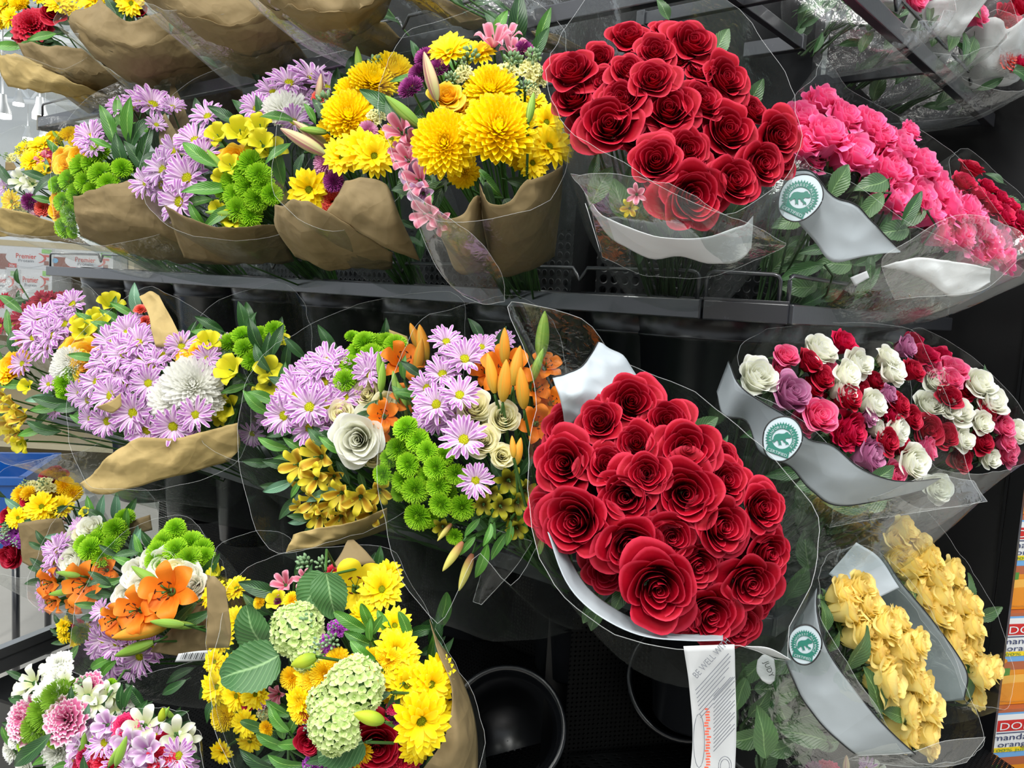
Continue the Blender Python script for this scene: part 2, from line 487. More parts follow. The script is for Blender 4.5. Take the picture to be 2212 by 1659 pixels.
def lily_petal(g, a, L, w, up, rec, mi=0, nu=4, nv=9, twist=0.0):
    c, s = math.cos(a), math.sin(a)
    def fn(x, v):
        u = x * 2 - 1
        r = L * (0.06 + 0.94 * v ** 0.85) - rec * 0.18 * v ** 3; z = up * math.sin(v * PI * 0.55) - rec * max(0, v - .55) ** 2 * 2.2 - 0.25
        ww = w * (math.sin(PI * (0.08 + 0.90 * v)) ** 0.75)
        z += abs(u) ** 1.6 * ww * 0.35 + 0.025 * math.sin(v * 14) * abs(u)
        return (r * c - u * ww * s, r * s + u * ww * c, z + twist * u * v * .1)
    g.grid(nu, nv, fn, mi)
def make_lily(kind, name, mat, inner=None, sten=None, seeds=(1, 2), up=0.45, rec=0.5, w=0.27, n=6):
    out = []
    for sd in seeds:
        rr = random.Random(sd); kids = []
        pm = []
        for q in range(2):
            gp = G(); lily_petal(gp, 0, 1 if q == 0 else .94, w * (1.1 if q else .85), up * (1 if q else .85), rec * (1 if q else 1.15)); pm.append(gp)
        g = G(); g.lathe([(0.03, -.6), (0.08, -.4), (0.13, -.2), (0.10, -.12), (0.002, -.12)], 10, 1)
        g.tube([(0, 0, -.15), (0.02, 0, .2), (0.05, .02, .38)], [0.03, .025, .045], 6, 1)
        mes = [p.mesh('petal', mat if (q == 0 or inner is None) else inner) for q, p in enumerate(pm)]
        for k in range(n):
            kids.append(('petal', mes[k % 2], Matrix.Rotation(k * 2 * PI / n + rr.uniform(-.08, .08), 4, 'Z') @ Matrix.Rotation(rr.uniform(-.12, .12), 4, 'Y')))
        if sten:
            gs = G()
            for k in range(6):
                a = k * 2 * PI / 6 + .3; c, s = math.cos(a), math.sin(a)
                gs.tube([(0, 0, -.1), (.12 * c, .12 * s, .2), (.24 * c, .24 * s, .34)], .012, 4, 0)
                t = Vector((-s, c, .3)).normalized() * .075; p = Vector((.25 * c, .25 * s, .36))
                gs.tube([p - t, p, p + t], [.012, .03, .012], 5, 1)
            kids.append(('stamens', gs.mesh('stamens', [M['stem'], sten]), Matrix.Identity(4)))
        out.append((g.mesh(name, [mat, M['stem']]), kids))
    proto(kind, name, out)

def make_bud(kind, name, mat, fat=0.22, ribs=3):
    """pointing along +y, z towards the viewer; half length 1"""
    g = G(); n = 18; rows = 12; vs = []; uvs = []
    for j in range(rows + 1):
        t = j / rows; r = fat * (math.sin(PI * (0.06 + 0.93 * t ** 0.85)) ** 0.7)
        for i in range(n):
            a = 2 * PI * i / n; rr = r * (1 - 0.13 * abs(math.cos(a * ribs / 2)) ** 6 * 1.0 + 0.06 * math.cos(a * ribs))
            vs.append((rr * math.cos(a), -1 + 2 * t, rr * math.sin(a))); uvs.append((i / n * ribs % 1, t))
    fs = [(j * n + i, j * n + (i + 1) % n, (j + 1) * n + (i + 1) % n, (j + 1) * n + i) for j in range(rows) for i in range(n)]
    g.add(vs, fs, uvs); g.tube([(0, -1.6, -.2), (0, -1.2, 0), (0, -.95, 0)], .05, 6, 1)
    proto(kind, name, [(g.mesh(name, [mat, M['stem']]), [])])

def make_leaf(kind, name, mat, w=0.33, arch=0.22, fold=0.35, serr=0.0, power=0.9, wav=0.03, seeds=(1, 2, 3), round_=0):
    out = []
    for sd in seeds:
        rr = random.Random(sd); ar = arch * rr.uniform(.5, 1.5); tw = rr.uniform(-.35, .35); bend = rr.uniform(-.15, .15)
        nv = 26 if serr else 12
        def fn(a, v, ar=ar, tw=tw, bend=bend):
            u = a * 2 - 1
            ww = w * (math.sin(PI * min(.995, .03 + .96 * v ** (power))) ** (0.85 - .35 * round_))
            if serr and abs(u) > .9: ww *= 1 + serr * (1 if int(v * nv) % 2 else -1)
            y = -1 + 2 * v; z = ar * (1 - y * y) + abs(u) ** 1.3 * ww * fold + wav * math.sin(9 * v + 2 * u + sd)
            x = u * ww + bend * (1 - y * y)
            return (x + z * tw * v, y, z - x * tw * v)
        g = G(); g.grid(6, nv, fn); g.tube([(0, -1.35, -.05), (0, -1.1, 0), (0, -.93, .0)], .022, 5, 0)
        out.append((g.mesh(name, mat), []))
    proto(kind, name, out)

def make_hydrangea(kind, name, mat, n=62, seeds=(1,)):
    gf = G()
    for k in range(4):
        a = k * PI / 2
        def fn(x, v, a=a):
            u = x * 2 - 1; ww = .55 * math.sin(PI * (.1 + .86 * v)) ** .55; r = v * .95
            return (r * math.cos(a) - u * ww * math.sin(a), r * math.sin(a) + u * ww * math.cos(a), .34 * v * v + .16 * u * u * v + (.03 if k % 2 else 0))
        gf.grid(4, 4, fn)
    gf.lathe([(.1, .0), (.09, .1), (.001, .15)], 7)
    fm = gf.mesh('floret', mat)
    out = []
    for sd in seeds:
        rr = random.Random(sd); kids = []
        for i in range(n):
            th = math.radians(102) * math.sqrt((i + .5) / n); a = i * 2.39996
            d = Vector((math.sin(th) * math.cos(a), math.sin(th) * math.sin(a), math.cos(th)))
            p = Vector((d.x * .88, d.y * .88, d.z * .62)) * rr.uniform(.9, 1.05)
            q = (d + Vector((rr.uniform(-.3, .3), rr.uniform(-.3, .3), rr.uniform(0, .3)))).to_track_quat('Z', 'Y').to_matrix().to_4x4()
            kids.append(('floret', fm, Matrix.Translation(p) @ q @ Matrix.Rotation(rr.random() * 6, 4, 'Z') @ Matrix.Scale(rr.uniform(.16, .225), 4)))
        g = G(); g.lathe([(.02, -.5), (.4, -.2), (.74, 0), (.64, .28), (.36, .5), (.001, .58)], 16)
        out.append((g.mesh(name, M['stem']), kids))
    proto(kind, name, out)

def make_carnation(kind, name, mat, seeds=(1, 2), n=34, freq=11):
    out = []
    for sd in seeds:
        rr = random.Random(sd); g = G()
        for k in range(n):
            t = (k + .5) / n
            rose_petal(g, k * 2.4, .10 + .55 * t, 1.0 - .45 * t ** 2, .85 - .2 * t, .4 * t + .1, .25 * t, .045 + .02 * t, rr.random() * 6, 16, 4, -.8, .1, 0.0, freq * rr.uniform(.7, 1.3))
        g.lathe([(.1, -1.1), (.18, -1.0), (.2, -.7), (.1, -.6)], 8, 1)
        out.append((g.mesh(name, [mat, M['stem']]), []))
    proto(kind, name, out)

def make_cluster(kind, name, mat, budmat, n=9, seeds=(1, 2), budtop=True):
    """stock: ruffled florets round a stalk, small buds at its tip"""
    out = []
    for sd in seeds:
        rr = random.Random(sd); g = G()
        for i in range(n):
            a = i * 2.4; r = .72 * math.sqrt((i + .5) / n); c = Vector((r * math.cos(a), r * math.sin(a), .25 - r * .5))
            q = Matrix.Translation(c) @ (Vector((c.x, c.y, .9)).to_track_quat('Z', 'Y').to_matrix().to_4x4()) @ Matrix.Scale(.36, 4)
            for k in range(8):
                h = G(); rose_petal(h, k * 2.4, .2 + .07 * k, .9 - .06 * k, .9, .4, .25, .12, rr.random() * 6, 7, 3, -.8, .1, 0, 7)
                g.add([q @ Vector(p) for p in h.v], h.f, h.uv)
        if budtop:
            for i in range(9):
                a = i * 2.4; r = .11 * math.sqrt(i); c = Vector((r * math.cos(a) * 1.4, r * math.sin(a) * 1.4, .55 - r * .4))
                g.lathe([(.001, -.1), (.06, -.05), (.075, .03), (.05, .12), (.001, .17)], 7, 1, Matrix.Translation(c) @ Matrix.Rotation(rr.uniform(-.5, .5), 4, 'X'))
        g.tube([(0, 0, -1), (0, 0, .5)], .05, 6, 1)
        out.append((g.mesh(name, [mat, budmat]), []))
    proto(kind, name, out)
def make_buds(kind, name, mat):
    g = G(); rr = random.Random(4)
    for i in range(14):
        a = i * 2.4; r = .2 * math.sqrt(i); c = Vector((r * math.cos(a), r * math.sin(a), .5 - r * .8))
        g.lathe([(.001, -.2), (.13, -.1), (.16, .05), (.11, .22), (.001, .33)], 7, 0, Matrix.Translation(c) @ Vector((c.x, c.y, .8)).to_track_quat('Z', 'Y').to_matrix().to_4x4())
        g.tube([(0, 0, -.8), c], .03, 4, 0)
    g.tube([(0, 0, -1.2), (0, 0, .4)], .07, 6, 0)
    proto(kind, name, [(g.mesh(name, mat), [])])

m = petal_mat
cenY = plain('disc_yellow_green', 'b5b81e', 0.8, 0.1, 0, 0.3, 90, 0.3)
cenG = plain('disc_green', '8f9c18', 0.8, 0.1, 0, 0.3, 90, 0.3)
anther = plain('brown_anther', '4a1d10', 0.9, 0.1)
make_rose('R', 'rose', m('red_petal', '960019', 'c83048', '70000d', trans=.08, spec=.14, rough=.6), (1, 2, 3, 4))  # rim tint paints in the edge highlight, foot tint the shade of the hollow
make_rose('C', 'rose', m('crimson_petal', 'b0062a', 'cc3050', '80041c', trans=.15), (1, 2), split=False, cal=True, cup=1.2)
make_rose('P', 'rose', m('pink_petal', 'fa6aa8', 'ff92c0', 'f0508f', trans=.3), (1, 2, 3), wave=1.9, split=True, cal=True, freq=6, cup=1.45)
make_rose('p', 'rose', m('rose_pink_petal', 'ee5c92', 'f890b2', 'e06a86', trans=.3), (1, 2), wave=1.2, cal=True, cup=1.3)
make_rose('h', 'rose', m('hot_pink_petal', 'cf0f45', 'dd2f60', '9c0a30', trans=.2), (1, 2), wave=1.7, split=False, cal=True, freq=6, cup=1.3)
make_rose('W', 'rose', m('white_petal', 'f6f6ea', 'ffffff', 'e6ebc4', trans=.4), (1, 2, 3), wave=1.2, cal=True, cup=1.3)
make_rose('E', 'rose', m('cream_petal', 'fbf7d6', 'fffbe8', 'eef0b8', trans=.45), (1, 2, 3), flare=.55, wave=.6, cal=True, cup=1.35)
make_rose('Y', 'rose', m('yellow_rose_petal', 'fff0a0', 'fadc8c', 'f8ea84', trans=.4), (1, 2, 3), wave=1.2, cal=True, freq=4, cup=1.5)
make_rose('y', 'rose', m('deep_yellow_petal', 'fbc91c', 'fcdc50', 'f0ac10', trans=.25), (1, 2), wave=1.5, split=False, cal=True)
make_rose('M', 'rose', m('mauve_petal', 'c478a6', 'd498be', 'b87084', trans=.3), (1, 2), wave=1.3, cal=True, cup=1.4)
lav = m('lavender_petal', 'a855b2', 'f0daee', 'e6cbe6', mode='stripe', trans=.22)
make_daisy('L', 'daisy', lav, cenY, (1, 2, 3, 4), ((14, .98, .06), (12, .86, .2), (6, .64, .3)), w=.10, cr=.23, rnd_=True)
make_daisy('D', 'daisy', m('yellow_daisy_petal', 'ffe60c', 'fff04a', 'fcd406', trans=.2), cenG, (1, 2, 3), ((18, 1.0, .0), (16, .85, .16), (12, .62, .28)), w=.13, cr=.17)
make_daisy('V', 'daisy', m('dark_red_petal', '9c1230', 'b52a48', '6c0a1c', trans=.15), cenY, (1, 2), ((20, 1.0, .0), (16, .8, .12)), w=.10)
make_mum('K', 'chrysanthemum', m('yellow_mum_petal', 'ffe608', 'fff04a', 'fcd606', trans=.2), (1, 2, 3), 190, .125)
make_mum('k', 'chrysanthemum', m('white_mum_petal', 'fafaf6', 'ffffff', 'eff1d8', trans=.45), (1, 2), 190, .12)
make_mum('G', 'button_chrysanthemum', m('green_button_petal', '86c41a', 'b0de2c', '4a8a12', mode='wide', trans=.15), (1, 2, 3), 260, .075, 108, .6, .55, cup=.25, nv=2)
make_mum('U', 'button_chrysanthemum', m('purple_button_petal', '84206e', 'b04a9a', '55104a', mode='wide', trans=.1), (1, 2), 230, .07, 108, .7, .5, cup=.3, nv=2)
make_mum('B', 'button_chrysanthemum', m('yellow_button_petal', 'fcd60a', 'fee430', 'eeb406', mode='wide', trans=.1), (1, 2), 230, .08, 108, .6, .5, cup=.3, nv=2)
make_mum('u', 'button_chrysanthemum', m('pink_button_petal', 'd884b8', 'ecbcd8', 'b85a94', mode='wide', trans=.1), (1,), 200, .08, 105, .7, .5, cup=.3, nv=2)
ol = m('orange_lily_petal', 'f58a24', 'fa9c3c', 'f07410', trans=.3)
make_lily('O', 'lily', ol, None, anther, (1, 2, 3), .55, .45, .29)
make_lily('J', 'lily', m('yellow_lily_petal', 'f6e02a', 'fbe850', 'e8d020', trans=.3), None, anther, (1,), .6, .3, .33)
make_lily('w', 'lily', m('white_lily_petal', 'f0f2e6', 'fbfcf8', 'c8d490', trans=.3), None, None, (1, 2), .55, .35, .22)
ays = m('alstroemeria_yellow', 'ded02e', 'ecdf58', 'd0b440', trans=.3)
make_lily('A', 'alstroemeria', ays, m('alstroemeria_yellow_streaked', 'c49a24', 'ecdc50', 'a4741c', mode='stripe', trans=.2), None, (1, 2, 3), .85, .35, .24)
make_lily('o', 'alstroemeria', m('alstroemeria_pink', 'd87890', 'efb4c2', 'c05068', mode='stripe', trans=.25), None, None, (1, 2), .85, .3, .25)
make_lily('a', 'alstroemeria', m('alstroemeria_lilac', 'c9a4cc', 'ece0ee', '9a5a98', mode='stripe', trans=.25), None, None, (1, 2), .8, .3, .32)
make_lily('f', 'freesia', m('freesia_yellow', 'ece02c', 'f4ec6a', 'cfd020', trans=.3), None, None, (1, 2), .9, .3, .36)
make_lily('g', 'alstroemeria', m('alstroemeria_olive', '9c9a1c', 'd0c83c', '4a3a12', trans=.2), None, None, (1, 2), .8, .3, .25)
make_bud('b', 'lily_bud', m('green_bud', '7da63a', '9dbb55', '6a8f30', mode='stripe', trans=.1), .28)
make_bud('q', 'lily_bud', m('orange_bud', 'f09a2c', 'c8a23c', 'b8982c', mode='stripe', trans=.2), .33)
make_bud('i', 'lily_bud', m('blush_bud', 'd9c49a', 'a8606c', 'a8b070', mode='stripe', trans=.2), .27)
make_bud('v', 'alstroemeria_bud', m('yellow_green_bud', 'dcd870', 'b8c050', 'a8684a', trans=.2), .26)
make_bud('t', 'tulip', m('tulip_green', 'b8c832', 'd4d84a', '7fa02a', trans=.2), .5)
make_leaf('1', 'leaf', M['leaf'], .3, .2)
make_leaf('2', 'leaf', M['leafdark'], .32, .2)
make_leaf('3', 'leaf', M['leafglauc'], .3, .2)
make_leaf('4', 'leaf', M['leafrose'], .52, .15, .3, .035, .85, .04)
make_leaf('5', 'leaf', M['leafveined'], .78, .22, .18, .035, .72, .05, round_=1)
make_leaf('6', 'leaf', M['leaf'], .36, .12, .2, round_=1)
make_hydrangea('H', 'hydrangea', m('hydrangea_petal', 'dbe9a8', 'eef2cc', 'a8cc60', trans=.3), 96, (1, 2))
make_carnation('Q', 'carnation', m('pink_white_carnation', 'e27aa8', 'f9eef2', 'd05a90', trans=.2))
make_carnation('c', 'carnation', m('white_carnation', 'f6f7f0', 'ffffff', 'e4ecc8', trans=.4))
make_carnation('r', 'carnation', m('red_carnation', 'cc1432', 'e0405a', '8a0818', trans=.15))
make_carnation('e', 'carnation', m('coral_carnation', 'ee5a4a', 'f5806e', 'c83a30', trans=.15))
make_carnation('n', 'carnation', m('magenta_carnation', 'd01858', 'ea4a80', '90103a', trans=.15))
make_cluster('s', 'stock_flower', m('cream_stock', 'f0eba8', 'f6f3c8', 'd8dc80', trans=.25), plain('stock_bud', '8fa878', .6))
make_cluster('S', 'stock_flower', m('purple_stock', 'a83cb4', 'c872cc', '7a2088', trans=.2), plain('stock_bud_grey', '88a48c', .6))
make_buds('z', 'bud_cluster', plain('grey_green_bud', '86a87c', .6, .3, 0, .1, 40, .3))
make_mum('T', 'fuzzy_green_flower', m('fuzzy_green', '82b02c', 'a4cc4c', '5a8c1c', trans=.15), (1,), 620, .03, 115, .75, .7, cup=.2, nv=2)
FACING = set('bqivt123456')          # kinds given with a direction in the picture (degrees)
# ------------------------------------------------------------------ the store behind: floor, ceiling, walls
def quad(name, a, b, c, d, mat, kind='structure', uvm=None):
    g = G(); g.add([a, b, c, d], [(0, 1, 2, 3)], uvm or [(0, 0), (1, 0), (1, 1), (0, 1)])
    return tag(put(name, g.mesh(name, mat, False)), kind=kind)
def floor_mat():
    n = N('polished_concrete'); co = n.coord('Object')
    col = n.mix(n.noise(co, 2.5, 5, .6), hx('a3a19a'), hx('b9b7b0'))
    return n.done(n.pr(col, n.ramp(n.noise(co, 6, 3), -.6, 1.4), .4))
V = Vector
quad('floor', V((-14, -4, 0)), V((8, -4, 0)), V((8, 22, 0)), V((-14, 22, 0)), floor_mat())
gw = plain('painted_wall', 'cdd0d0', .7)
g = G(); g.box((-3, 22.1, 3.2), V((11.2, 0, 0)), V((0, .1, 0)), V((0, 0, 3.2))); tag(put('wall_back', g.mesh('wall_back', gw, False)), kind='structure')
g = G(); g.box((8.1, 12.7, 3.2), V((.1, 0, 0)), V((0, 9.4, 0)), V((0, 0, 3.2))); tag(put('wall_right', g.mesh('wall_right', gw, False)), kind='structure')
cm = plain('corrugated_ceiling', 'd0d6da', .6)
g = G()
for i in range(40):
    g.box((-3, 3.4 + i * .46, 6.46), V((11, 0, 0)), V((0, .16, 0)), V((0, 0, .03)))
g.box((-3, 12.7, 6.52), V((11.2, 0, 0)), V((0, 9.5, 0)), V((0, 0, .04)))
tag(put('ceiling', g.mesh('ceiling', cm, False)), kind='structure')
tm = plain('white_painted_steel', 'd5dade', .5)
for k in range(7):
    y = 4 + k * 2.6; g = G()
    g.tube([(-13.9, y, 6.1), (7.9, y, 6.1)], .07, 6); g.tube([(-13.9, y, 5.3), (7.9, y, 5.3)], .07, 6)
    for i in range(18):
        x = -13.8 + i * 1.2
        g.tube([(x, y, 5.3), (x + .6, y, 6.1)], .045, 5); g.tube([(x + .6, y, 6.1), (x + 1.2, y, 5.3)], .045, 5)
    tag(put('trim_%d' % (k + 1), g.mesh('roof_truss', tm, False)), kind='structure')
g = G(); g.box((-2, -4.05, 1.25), V((9, 0, 0)), V((0, .05, 0)), V((0, 0, 1.25))); tag(put('reflection_blocker', g.mesh('reflection_blocker', plain('grey_blocker', '6a6660', .8), False)), kind='structure')  # added unseen behind the camera to darken what the film reflects
lm = N('lamp_glass'); lm = lm.done(lm.pr((1, 1, 1, 1), .4, .5, emit=(1, .98, .95, 1), estr=14))
hous = plain('lamp_housing', 'cfd3d6', .4)
pend = []
for i, (x, y) in enumerate([(86, 253), (98, 296), (40, 225), (60, 300), (6, 250), (120, 330)]):
    r = empty('pendant_lamp', P(x, y, (13, 17, 18, 20, 12, 20)[i]), 'round pendant lamp under the roof, %s' % ['nearer of the two lamps above the far left bouquet', 'lower of the two lamps left of the shelf end', 'left of the lamp pair', 'deep in the store', 'far left of the store', 'behind the rack'][i], 'lamp', 'pendant lamps of the store')
    g = G(); g.lathe([(.05, .3), (.06, .2), (.11, .06), (.11, .02)], 20)
    put('shade', g.mesh('shade', hous), r, Matrix.Translation((0, 0, 0)), False)
    g = G(); g.lathe([(.108, .03), (.11, -.03), (.001, -.05)], 20)
    put('diffuser', g.mesh('diffuser', lm), r, Matrix.Identity(4), False)
    g = G(); g.tube([(0, 0, .3), (0, 0, 2.4)], .012, 6)
    put('cord', g.mesh('cord', hous), r, Matrix.Identity(4), False)
# long lamps above the aisle (they carry the area lights; above the frame)
for i, (x, y) in enumerate([(-2.2, -0.6), (-0.5, -1.6), (1.3, -0.9), (-3.2, 1.2), (0.2, 0.3)]):
    g = G(); g.box((x, y, 4.2), V((.17, 0, 0)), V((0, 1.35, 0)), V((0, 0, .04)))
    g.tube([(x, y - 1, 4.24), (x, y - 1, 5.0)], .01, 5); g.tube([(x, y + 1, 4.24), (x, y + 1, 5.0)], .01, 5)
    tag(put('linear_lamp', g.mesh('linear_lamp', hous, False)), 'long linear lamp over the aisle, %s' % ['above the left wing', 'behind the viewer', 'above the right wing', 'farthest left', 'closest to the rack'][i], 'lamp', 'long lamps over the aisle')

# ------------------------------------------------------------------ lettering
_tc = {}
def text_geo(body):
    if body in _tc: return _tc[body]
    cu = bpy.data.curves.new('lettering', 'FONT'); cu.body = body; cu.resolution_u = 3
    o = bpy.data.objects.new('lettering', cu); COL.objects.link(o)
    dg = bpy.context.evaluated_depsgraph_get(); dg.update()
    me = bpy.data.meshes.new_from_object(o.evaluated_get(dg))
    vs = [tuple(v.co) for v in me.vertices]; fs = [tuple(p.vertices) for p in me.polygons]
    bpy.data.objects.remove(o); bpy.data.meshes.remove(me); bpy.data.curves.remove(cu)
    _tc[body] = (vs, fs); return vs, fs
def letters(g, body, org, ax, ay, h, mi=0, width=None, italic=0.0, center=False):
    """flat lettering: org = lower-left corner, ax / ay unit directions, h = height of a capital"""
    vs, fs = text_geo(body)
    if not vs: return
    k = h / .70; x0 = min(v[0] for v in vs); x1 = max(v[0] for v in vs)
    kx = k if width is None else width / (x1 - x0)
    off = -(x0 + x1) / 2 if center else -x0
    g.add([Vector(org) + ax * ((v[0] + off) * kx + italic * v[1] * k) + ay * (v[1] * k) for v in vs], fs, None, mi)

# ------------------------------------------------------------------ far shelving with drink cases, left edge
wsh = plain('beige_shelf', 'c9bd9e', .5); wrap = film_mat('shrink_film', .35, (.95, .95, .95, 1), .6, 10, 1.3)
casem = plain('case_white', 'dfe1e2', .5); caseb = plain('case_brown', '9c5434', .6, var=.3); caser = plain('case_red', 'd2402c', .6)
caseg = plain('case_green', '8fce62', .6); casec = plain('case_blue', '6fb6dc', .6); caset = plain('case_grey', '7a8288', .6)
def case(px0, pytop, w, h, d, label, k):
    c = P(px0, pytop, d); ax = (P(px0 + 100, pytop + 5, d) - c); ax.z = 0; ax.normalize(); az = Vector((0, 0, 1)); ay = az.cross(ax).normalized()
    r = empty('drink_case', c - az * h + ax * w / 2, label, 'carton', 'shrink-wrapped drink cases on the far shelves')
    fr = -ay if ay.y > 0 else ay
    g = G(); o = c - fr * .12
    g.box(o + ax * w / 2 - az * h / 2, ax * w / 2, fr * .12, az * h / 2); put('carton', g.mesh('carton', casem, False), r)
    g = G(); f = c + fr * .002
    def pl(x0, x1, z0, z1, mi, lift=0.0):
        g.add([f + fr * lift + ax * w * x0 - az * h * z1, f + fr * lift + ax * w * x1 - az * h * z1, f + fr * lift + ax * w * x1 - az * h * z0, f + fr * lift + ax * w * x0 - az * h * z0], [(0, 1, 2, 3)], None, mi)
    def el(cx, cz, rx, rz, mi, lift, a0=0, a1=2 * PI, inner=0):
        vs = []; n = 24
        for i in range(n + 1):
            a = a0 + (a1 - a0) * i / n
            for q in (1, inner): vs.append(f + fr * lift + ax * w * (cx + rx * q * math.cos(a)) - az * h * (cz - rz * (q if inner == 0 else q ** .5) * math.sin(a)))
        g.add(vs, [(2 * i, 2 * i + 2, 2 * i + 3, 2 * i + 1) for i in range(n)], None, mi)
    pl(0, .34, .30, 1, 0); el(.55, .42, .36, .36, 1, .001); el(.03, .45, .05, .10, 2, .002)
    letters(g, 'Premier', f + fr * .004 + ax * w * .37 - az * h * .44, ax, az, h * .19, 3, w * .34)
    letters(g, 'Protein', f + fr * .004 + ax * w * .41 - az * h * .58, ax, az, h * .11, 4, w * .26)
    el(.58, .40, .30, .24, 3, .003, -.9, .9, .86)
    pl(.24, .38, .66, .82, 3, .002); letters(g, '30g', f + fr * .005 + ax * w * .26 - az * h * .80, ax, az, h * .10, 1, w * .09)
    pl(.80, .97, .04, .20, 5, .002); pl(.82, .94, .26, .34, 3, .002); pl(.84, .92, .50, .66, 0, .002)
    put('printed_front', g.mesh('printed_front', [caseb, casem, casec, caser, caset, caseg], False), r)
    g = G(); g.box(o + ax * w / 2 - az * h / 2, ax * (w / 2 + .006), fr * .126, az * (h / 2 + .004)); put('shrink_film', g.mesh('shrink_film', wrap, False), r)
case(-12, 530, .40, .17, 5.6, 'white drink case with a red swoosh on top of the far stack', 0)
case(116, 538, .40, .17, 5.6, 'white drink case right of the one with the red swoosh, by the shelf end', 1)
case(-55, 578, .30, .20, 5.5, 'white drink case cut by the left edge, lower row of the far stack', 2)
case(14, 578, .30, .20, 5.5, 'white drink case in the lower row of the far stack, under the swoosh', 3)
case(-30, 655, .42, .20, 5.5, 'white drink case at the foot of the far stack, behind dark red daisies', 4)
case(40, 1085, .30, .16, 4.6, 'small white case low on the far pallet, above the blue bin', 5)
r = empty('store_shelf', P(60, 650, 5.9), 'cream metal shelf with boxes behind the left end of the rack', 'shelf')
axs = (P(400, 590, 5.9) - P(0, 573, 5.9)); axs.z = 0; axs.normalize(); ays = Vector((0, 0, 1)).cross(axs)
for k, (yy, dd) in enumerate([(575, 5.9), (640, 5.9), (720, 5.9), (960, 5.9)]):
    g = G(); g.box(P(60, yy, dd) + ays * .25, axs * .75, ays * .28, V((0, 0, .02))); put('shelf_board', g.mesh('shelf_board', wsh, False), r)
g = G(); g.box(P(60, 700, 5.9) + ays * .56 + V((0, 0, -.25)), axs * .75, ays * .01, V((0, 0, .85))); put('back_panel', g.mesh('back_panel', wsh, False), r)
for s in (-1, 1):
    g = G(); g.box(P(60, 700, 5.9) + ays * .25 + axs * .75 * s + V((0, 0, -.25)), axs * .02, ays * .3, V((0, 0, .85))); put('upright', g.mesh('upright', wsh, False), r)
# blue bin behind the far left bouquets
bm = plain('blue_plastic', '0f56a8', .35, .5); c = P(-25, 1010, 2.9)
r = empty('blue_crate', c - V((0, 0, .3)), 'bright blue plastic crate on a stand, cut by the left edge', 'crate')
g = G(); ax, ay = V((1, .25, 0)).normalized(), V((-.25, 1, 0)).normalized()
for s in (-1, 1):
    g.box(c + ay * .2 * s + V((0, 0, -.12)), ax * .16, ay * .006, V((0, 0, .12))); g.box(c + ax * .16 * s + V((0, 0, -.12)), ax * .006, ay * .2, V((0, 0, .12)))
g.box(c + V((0, 0, -.24)), ax * .16, ay * .2, V((0, 0, .006))); put('tub', g.mesh('tub', bm, False), r)
g = G()
for s in (-1, 1):
    g.box(c + ay * .205 * s, ax * .175, ay * .012, V((0, 0, .012))); g.box(c + ax * .165 * s, ax * .012, ay * .2, V((0, 0, .012)))
put('rim', g.mesh('rim', bm, False), r)
for s in (-1, 1):
    for t in (-1, 1):
        g = G(); g.tube([c + ax * .14 * s + ay * .18 * t + V((0, 0, -.24)), V((c.x + ax.x * .14 * s + ay.x * .18 * t, c.y + ax.y * .14 * s + ay.y * .18 * t, 0))], .012, 6)
        put('leg', g.mesh('leg', M['black']), r)

def pix(p):
    v = CR.transposed() @ (p - CAM); return CX - F * v.x / v.z, CY + F * v.y / v.z, -v.z
# ------------------------------------------------------------------ the flower rack: one thing, its pieces are parts
c1 = P(1512, 668, 1.20); c2 = P(1712, 690, 1.17)
ZM = c1.z
rack = empty('flower_rack', (c1.x, c1.y, 0), 'black metal tiered flower rack that wraps around a corner', 'rack')
def bar(name, a, b, h, t, mat=None, inward=None, parent=None):
    a, b = V(a), V(b); ax = (b - a); L = ax.length; ax.normalize()
    ay = inward if inward is not None else V((-ax.y, ax.x, 0)).normalized()
    az = ax.cross(ay).normalized(); az = az if az.z > 0 else -az
    g = G(); g.box((a + b) / 2 + ay * t / 2, ax * L / 2, ay * t / 2, az * h / 2)
    o = put(name, g.mesh(name, mat or M['black'], False), parent or rack)
    md = o.modifiers.new('bevel', 'BEVEL'); md.width = min(h, t) * .12; md.segments = 2
    return o
def wire_guard(a, b, h, inw, step=.42, off=.012):
    """bent rod standing on the rail: posts at its ends, a v-shaped dip now and then"""
    a, b = V(a) + inw * off, V(b) + inw * off; ax = (b - a); L = ax.length; ax.normalize(); up = V((0, 0, h)); g = G()
    pts = [a, a + up * .82, a + up * .95 + ax * .003, a + up + ax * .010]
    x = step * .5
    while x < L - .06:
        for dx, dz in ((-.014, 0), (-.007, -.010), (0, -.020), (.007, -.010), (.014, 0)): pts.append(a + ax * (x + dx) + up + V((0, 0, dz)))
        x += step
    pts += [b + up - ax * .010, b + up * .95 - ax * .003, b + up * .82, b]
    g.tube(pts, .0032, 8)
    return put('wire_guard', g.mesh('wire_guard', M['black']), rack)
